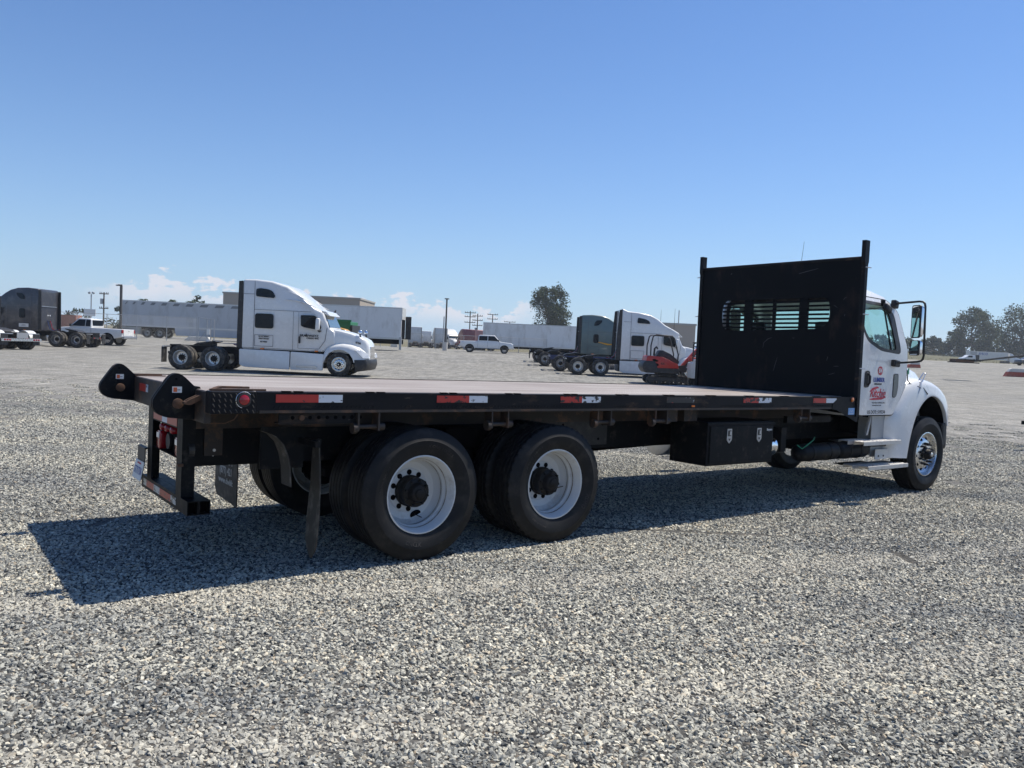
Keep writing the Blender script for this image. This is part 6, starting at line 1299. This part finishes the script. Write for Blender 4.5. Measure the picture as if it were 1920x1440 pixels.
vn = thing('white_van', 'small distant white van in front of the far lorry tail', 'van', (106.0, 190, terrain(106, 190)))
mb = MB(); mb.prism([(0, .4), (0, .85), (.8, 1.05), (1.5, 1.6), (3.1, 1.6), (3.3, .4)], 'y', -.85, .85); mb.build('body', M['white'], vn, bevel=.08, smooth=40); mb = MB(); mb.prism([(1.15, 1.05), (1.55, 1.48), (2.4, 1.48), (2.4, 1.05)], 'y', -.87, -.855); mb.build('side_window', M['dglass'], vn); mb = MB(); mb.box(3.2, 4.0, -.85, .85, .5, 1.7); mb.build('rear_box', M['trim'], vn)
for xx in (.7, 2.8): mb = MB(); mb.cyl((xx, -.88, .35), (xx, .88, .35), .34, 14); mb.build('wheel', M['rubberd'], vn)
bc = thing('parked_car', 'small dark car beyond the red and white barrier at the right edge', 'car', (75.5, 120, terrain(75, 120)))
mb = MB(); mb.prism([(0, .35), (.05, .85), (.9, .95), (1.6, 1.45), (3.0, 1.45), (3.8, 1.0), (4.3, .9), (4.4, .35)], 'y', -.85, .85); mb.build('body', M['grey'], bc, bevel=.1, seg=3, smooth=45); mb = MB(); mb.prism([(1.2, 1.0), (1.7, 1.38), (2.9, 1.38), (3.4, 1.0)], 'y', -.87, -.855); mb.build('side_window', M['dglass'], bc)
for xx in (.85, 3.5):
    for s in (-1, 1): mb = MB(); mb.cyl((xx, s*.7, .33), (xx, s*.9, .33), .33, 16); w_ = mb.build('tyre', M['rubberd'], bc); mb = MB(); mb.cyl((xx, s*.88, .33), (xx, s*.91, .33), .2, 14); mb.build('rim', M['alud'], w_)
# something parked just outside the frame on the right: only its wheel and the tips of its shadows enter
ct = thing('utility_trailer', 'edge of a small low trailer standing just outside the right side of the frame', 'trailer', (12.1, 17.7, terrain(12.1, 17.7)), R(20))
mb = MB(); mb.box(-.0, 2.6, -.75, .75, .62, .70); mb.build('bed', M['black'], ct)
mb = MB(); mb.box(0, 2.6, -.78, -.75, .62, .95); mb.build('side_board', M['black'], ct)
for s in (-1, 1): mb = MB(); mb.cyl((1.4, s*.78, .32), (1.4, s*.95, .32), .32, 18); mb.build('tyre', M['rubberd'], ct, smooth=40)
mb = MB(); mb.box(-1.0, .0, -.05, .05, .56, .64); mb.build('drawbar', M['black'], ct)

# ------------------------------------------------------------------ vegetation
def leafmat(name, a, b_):
    m = bpy.data.materials.new(name); m.use_nodes = True; t = m.node_tree; N = t.nodes; L = t.links; b = N['Principled BSDF']
    at = N.new('ShaderNodeAttribute'); at.attribute_name = 'tone'; mx = N.new('ShaderNodeMix'); mx.data_type = 'RGBA'; L.new(at.outputs['Fac'], mx.inputs[0]); mx.inputs[6].default_value = (*a, 1); mx.inputs[7].default_value = (*b_, 1)
    L.new(mx.outputs[2], b.inputs['Base Color']); b.inputs['Roughness'].default_value = .6; b.inputs['Specular IOR Level'].default_value = .25
    tr = N.new('ShaderNodeBsdfTranslucent'); L.new(mx.outputs[2], tr.inputs[0]); ms = N.new('ShaderNodeMixShader'); ms.inputs[0].default_value = .25; o = N['Material Output']; L.new(b.outputs[0], ms.inputs[1]); L.new(tr.outputs[0], ms.inputs[2]); L.new(ms.outputs[0], o.inputs[0])
    return m
LEAF = leafmat('eucalyptus_leaves', (.030,.048,.026), (.085,.108,.05)); LEAF2 = leafmat('dark_leaves', (.022,.036,.022), (.065,.082,.045)); LEAFP = leafmat('palm_leaves', (.03,.05,.025), (.08,.10,.05))
BARK = mat('pale_bark', (.20,.17,.14), .9, var=.3, vs=2)
def tree(label, x, y, h, w, lm=None, seed=1, lobes=16, leaves=70, size=.5, base=.15, name='tree', group=None, spread=1., gap=.0, droop=.0):
    rd = random.Random(seed); g = terrain(x, y); T = thing(name, label, 'tree', (x, y, g), group=group)
    mb = MB(); r0_ = h*.022+.12; top_ = Vector((rd.uniform(-.04, .04)*h, 0, h*.62)); mid = Vector((rd.uniform(-.03, .03)*h, 0, h*.3))
    mb.tube([(0, 0, -.3), mid, top_], [r0_, r0_*.7, r0_*.3], 8)
    cl = []
    for i in range(lobes):
        t = (i+.5)/lobes; zz = base*h+(h*(.97-base))*t; env = w/2*math.sqrt(max(.03, 1-(abs(t-.48)/.56)**2.4))*spread
        a = rd.uniform(0, 2*pi); q = env*math.sqrt(rd.uniform(.12, 1)); c = Vector((q*cos(a), q*sin(a)*.8, zz+rd.uniform(-.03, .03)*h)); cl.append((c, rd.uniform(.10, .19)*w*(1.15 if t < .8 else .85)))
        if i % 2 == 0:
            st_ = mid.lerp(top_, min(1, t)); mb.tube([st_, st_.lerp(c, .5)+Vector((0, 0, -.03*h)), c], [r0_*.34, r0_*.2, r0_*.07], 5)
    stuff_t = mb.build('trunk', BARK, T, smooth=50)
    vs = []; fs = []; tone = []
    for (c, rad) in cl:
        tn = rd.uniform(.15, .85)
        for k in range(leaves):
            u = Vector((rd.gauss(0, 1), rd.gauss(0, 1), rd.gauss(0, 1))); u.normalize(); rr_ = rad*rd.uniform(.35, 1.12)
            p = c+Vector((u.x*rr_, u.y*rr_, u.z*rr_*.8-(abs(rd.gauss(0, 1))*droop*rad)))
            n_ = Vector((rd.gauss(0, 1), rd.gauss(0, 1), rd.gauss(0, .8)+.35)).normalized(); e1 = n_.orthogonal().normalized(); e1 = Matrix.Rotation(rd.uniform(0, 6.28), 3, n_) @ e1; e2 = n_.cross(e1); s_ = size*rd.uniform(.5, 1.15)
            b0 = len(vs); vs += [p-e1*s_*.5, p+e2*s_*.3+n_*s_*.08, p+e1*s_*.55, p-e2*s_*.28]; fs.append((b0, b0+1, b0+2, b0+3)); tone += [min(1, max(0, tn+rd.uniform(-.25, .25)))]*4
    me = bpy.data.meshes.new('crown'); me.from_pydata([tuple(v) for v in vs], [], fs); me.materials.append(lm or LEAF)
    at = me.attributes.new('tone', 'FLOAT', 'POINT'); at.data.foreach_set('value', tone)
    link('crown', me, T); return T
tree('tall loose-crowned eucalyptus standing alone behind the long white trailer', 9.7, 230, 18.3, 11.0, LEAF, 4, 84, 165, .60, .18, 'eucalyptus_tree', droop=.5)
tree('tall broad eucalyptus right of the truck mirror, nearer the lorry tail', 189.5, 332, 22.5, 17.5, LEAF, 21, 52, 150, .95, .24, 'eucalyptus_tree', droop=.35)
tree('tallest open-crowned eucalyptus at the right edge above the lorry', 211.5, 335, 25.0, 19, LEAF, 33, 52, 140, .95, .22, 'eucalyptus_tree', droop=.35)
tree('third eucalyptus beyond the right edge of the tree line', 232, 338, 23.0, 17, LEAF, 35, 30, 90, 1.0, .2, 'eucalyptus_tree', droop=.35)
rd = random.Random(8)
ORD = ['first', 'second', 'third', 'fourth', 'fifth', 'sixth', 'seventh', 'eighth', 'ninth', 'tenth', 'eleventh', 'twelfth', 'thirteenth', 'fourteenth', 'fifteenth', 'sixteenth', 'seventeenth', 'eighteenth']
LB = ['dark bushy tree behind the grass bank, %s from the left in the tree line' % ORD[i] for i in range(17)]
LC = ['round tree on the left horizon behind the wire fence, %s from the left' % ORD[i] for i in range(15)]
TG = 'bushy trees of the dark tree line on the right'
for i in range(17):
    x = 150+i*6.2+rd.uniform(-2, 2); tree(LB[i], x, 345+rd.uniform(0, 14), (10.6+rd.uniform(-1.6, 2.4)), 11.5, LEAF2, 50+i, 20, 110, 1.1, .03, 'bushy_tree', TG)
TG2 = 'trees on the left horizon'
for i in range(15):
    x = -152+i*7.3+rd.uniform(-2, 2); tree(LC[i], x, 205+rd.uniform(0, 20), 5.6+rd.uniform(-1.4, 1.6), 8.5, LEAF2, 80+i, 9, 55, .8, .05, 'bushy_tree', TG2)
for i, (x, y, h_, w_) in enumerate(((-80.5, 205, 8.8, 6.5),)): tree('round dark tree cresting the grey trailer roof near the white tractor', x, y, 9.6, 7.0, LEAF, 120+i, 12, 70, .6, .3, 'bushy_tree')
def palm(label, x, y, h, seed):
    rd = random.Random(seed); g = terrain(x, y); T = thing('palm_tree', label, 'palm tree', (x, y, g)); mb = MB(); mb.tube([(0, 0, 0), (.1, 0, h*.5), (0, 0, h)], [.28, .22, .18], 8); mb.build('trunk', BARK, T, smooth=50)
    mb = MB()
    for k in range(26):
        a = rd.uniform(0, 6.28); up = rd.uniform(-.3, 1.1); L_ = rd.uniform(.7, 1.1); d = Vector((cos(a), sin(a), 0)); side = Vector((-sin(a), cos(a), 0)); pts = [Vector((0, 0, h))+d*L_*t+Vector((0, 0, L_*(up*t-1.0*t*t))) for t in (0, .35, .7, 1)]
        mb.loft([[p-side*w_, p+Vector((0, 0, .05)), p+side*w_] for p, w_ in zip(pts, (.05, .22, .18, .03))], closed=False, caps=False)
    me_o = mb.build('crown', LEAFP, T); at = me_o.data.attributes.new('tone', 'FLOAT', 'POINT'); at.data.foreach_set('value', [rd.random() for _ in me_o.data.vertices]); return T
palm('leftmost palm tuft showing above the grey trailer roof', -69.6, 150, 6.5, 1); palm('middle palm tuft showing above the grey trailer roof', -64.3, 150, 6.6, 2); palm('rightmost palm tuft showing above the grey trailer roof', -60.8, 150, 6.5, 3)
palm('low palm with spread fronds behind the single cab pickup roof', -68.6, 115, 3.6, 4)
# dry grass bank below the tree line, with rough tufts
mb = MB(); prof_ = lambda x: 1.9+.5*sin(x*.05)+.25*sin(x*.21)
rings = []
for i in range(60):
    x = 90+i*4.; rings.append([(x, y_, terrain(x, y_)-.4+z_*(prof_(x)+.5)) for y_, z_ in ((306, 0), (314, .75), (326, 1.05), (342, 1.15), (370, 1.1), (420, .2))])
mb.loft(rings, closed=False, caps=False); bank = mb.build('grass_bank', mat('dry_grass_bank', (.085,.08,.04), .95, var=.45, vs=.25, dirt=((.07,.08,.04), .7, .6, .5)), smooth=60); struct(bank)
mb = MB(); rd = random.Random(5)
for i in range(9000):
    x = rd.uniform(95, 300); t = rd.random(); y = 308+t*22; z = terrain(x, y)-.4+(prof_(x)+.5)*min(1.1, .1+t*1.1); h_ = rd.uniform(.35, 1.1); w_ = rd.uniform(.08, .22); a = rd.uniform(0, 3.14)
    mb.add([(x-w_*cos(a), y-w_*sin(a), z-.1), (x+w_*cos(a), y+w_*sin(a), z-.1), (x+rd.uniform(-.4, .4), y, z+h_)], [(0, 1, 2)])
gr = mb.build('dry_grass', mat('dry_grass', (.12,.11,.055), .9, var=.4, vs=.4, dirt=((.06,.08,.035), .8, .25, .5))); stuff(gr); tag(gr, 'rough dry grass growing along the bank below the trees', 'grass')
# ------------------------------------------------------------------ summer haze
hb_ = MB(); hb_.box(-1700, 1700, -1700, 1700, -2.5, 36)
hm_ = bpy.data.materials.new('haze_air'); hm_.use_nodes = True; N = hm_.node_tree.nodes; N.clear(); o_ = N.new('ShaderNodeOutputMaterial'); pv = N.new('ShaderNodeVolumePrincipled')
pv.inputs['Color'].default_value = (.80, .88, 1, 1); pv.inputs['Density'].default_value = .00025; pv.inputs['Anisotropy'].default_value = .3; hm_.node_tree.links.new(pv.outputs[0], o_.inputs['Volume'])
stuff(hb_.build('haze', hm_)); S.cycles.volume_bounces = 1
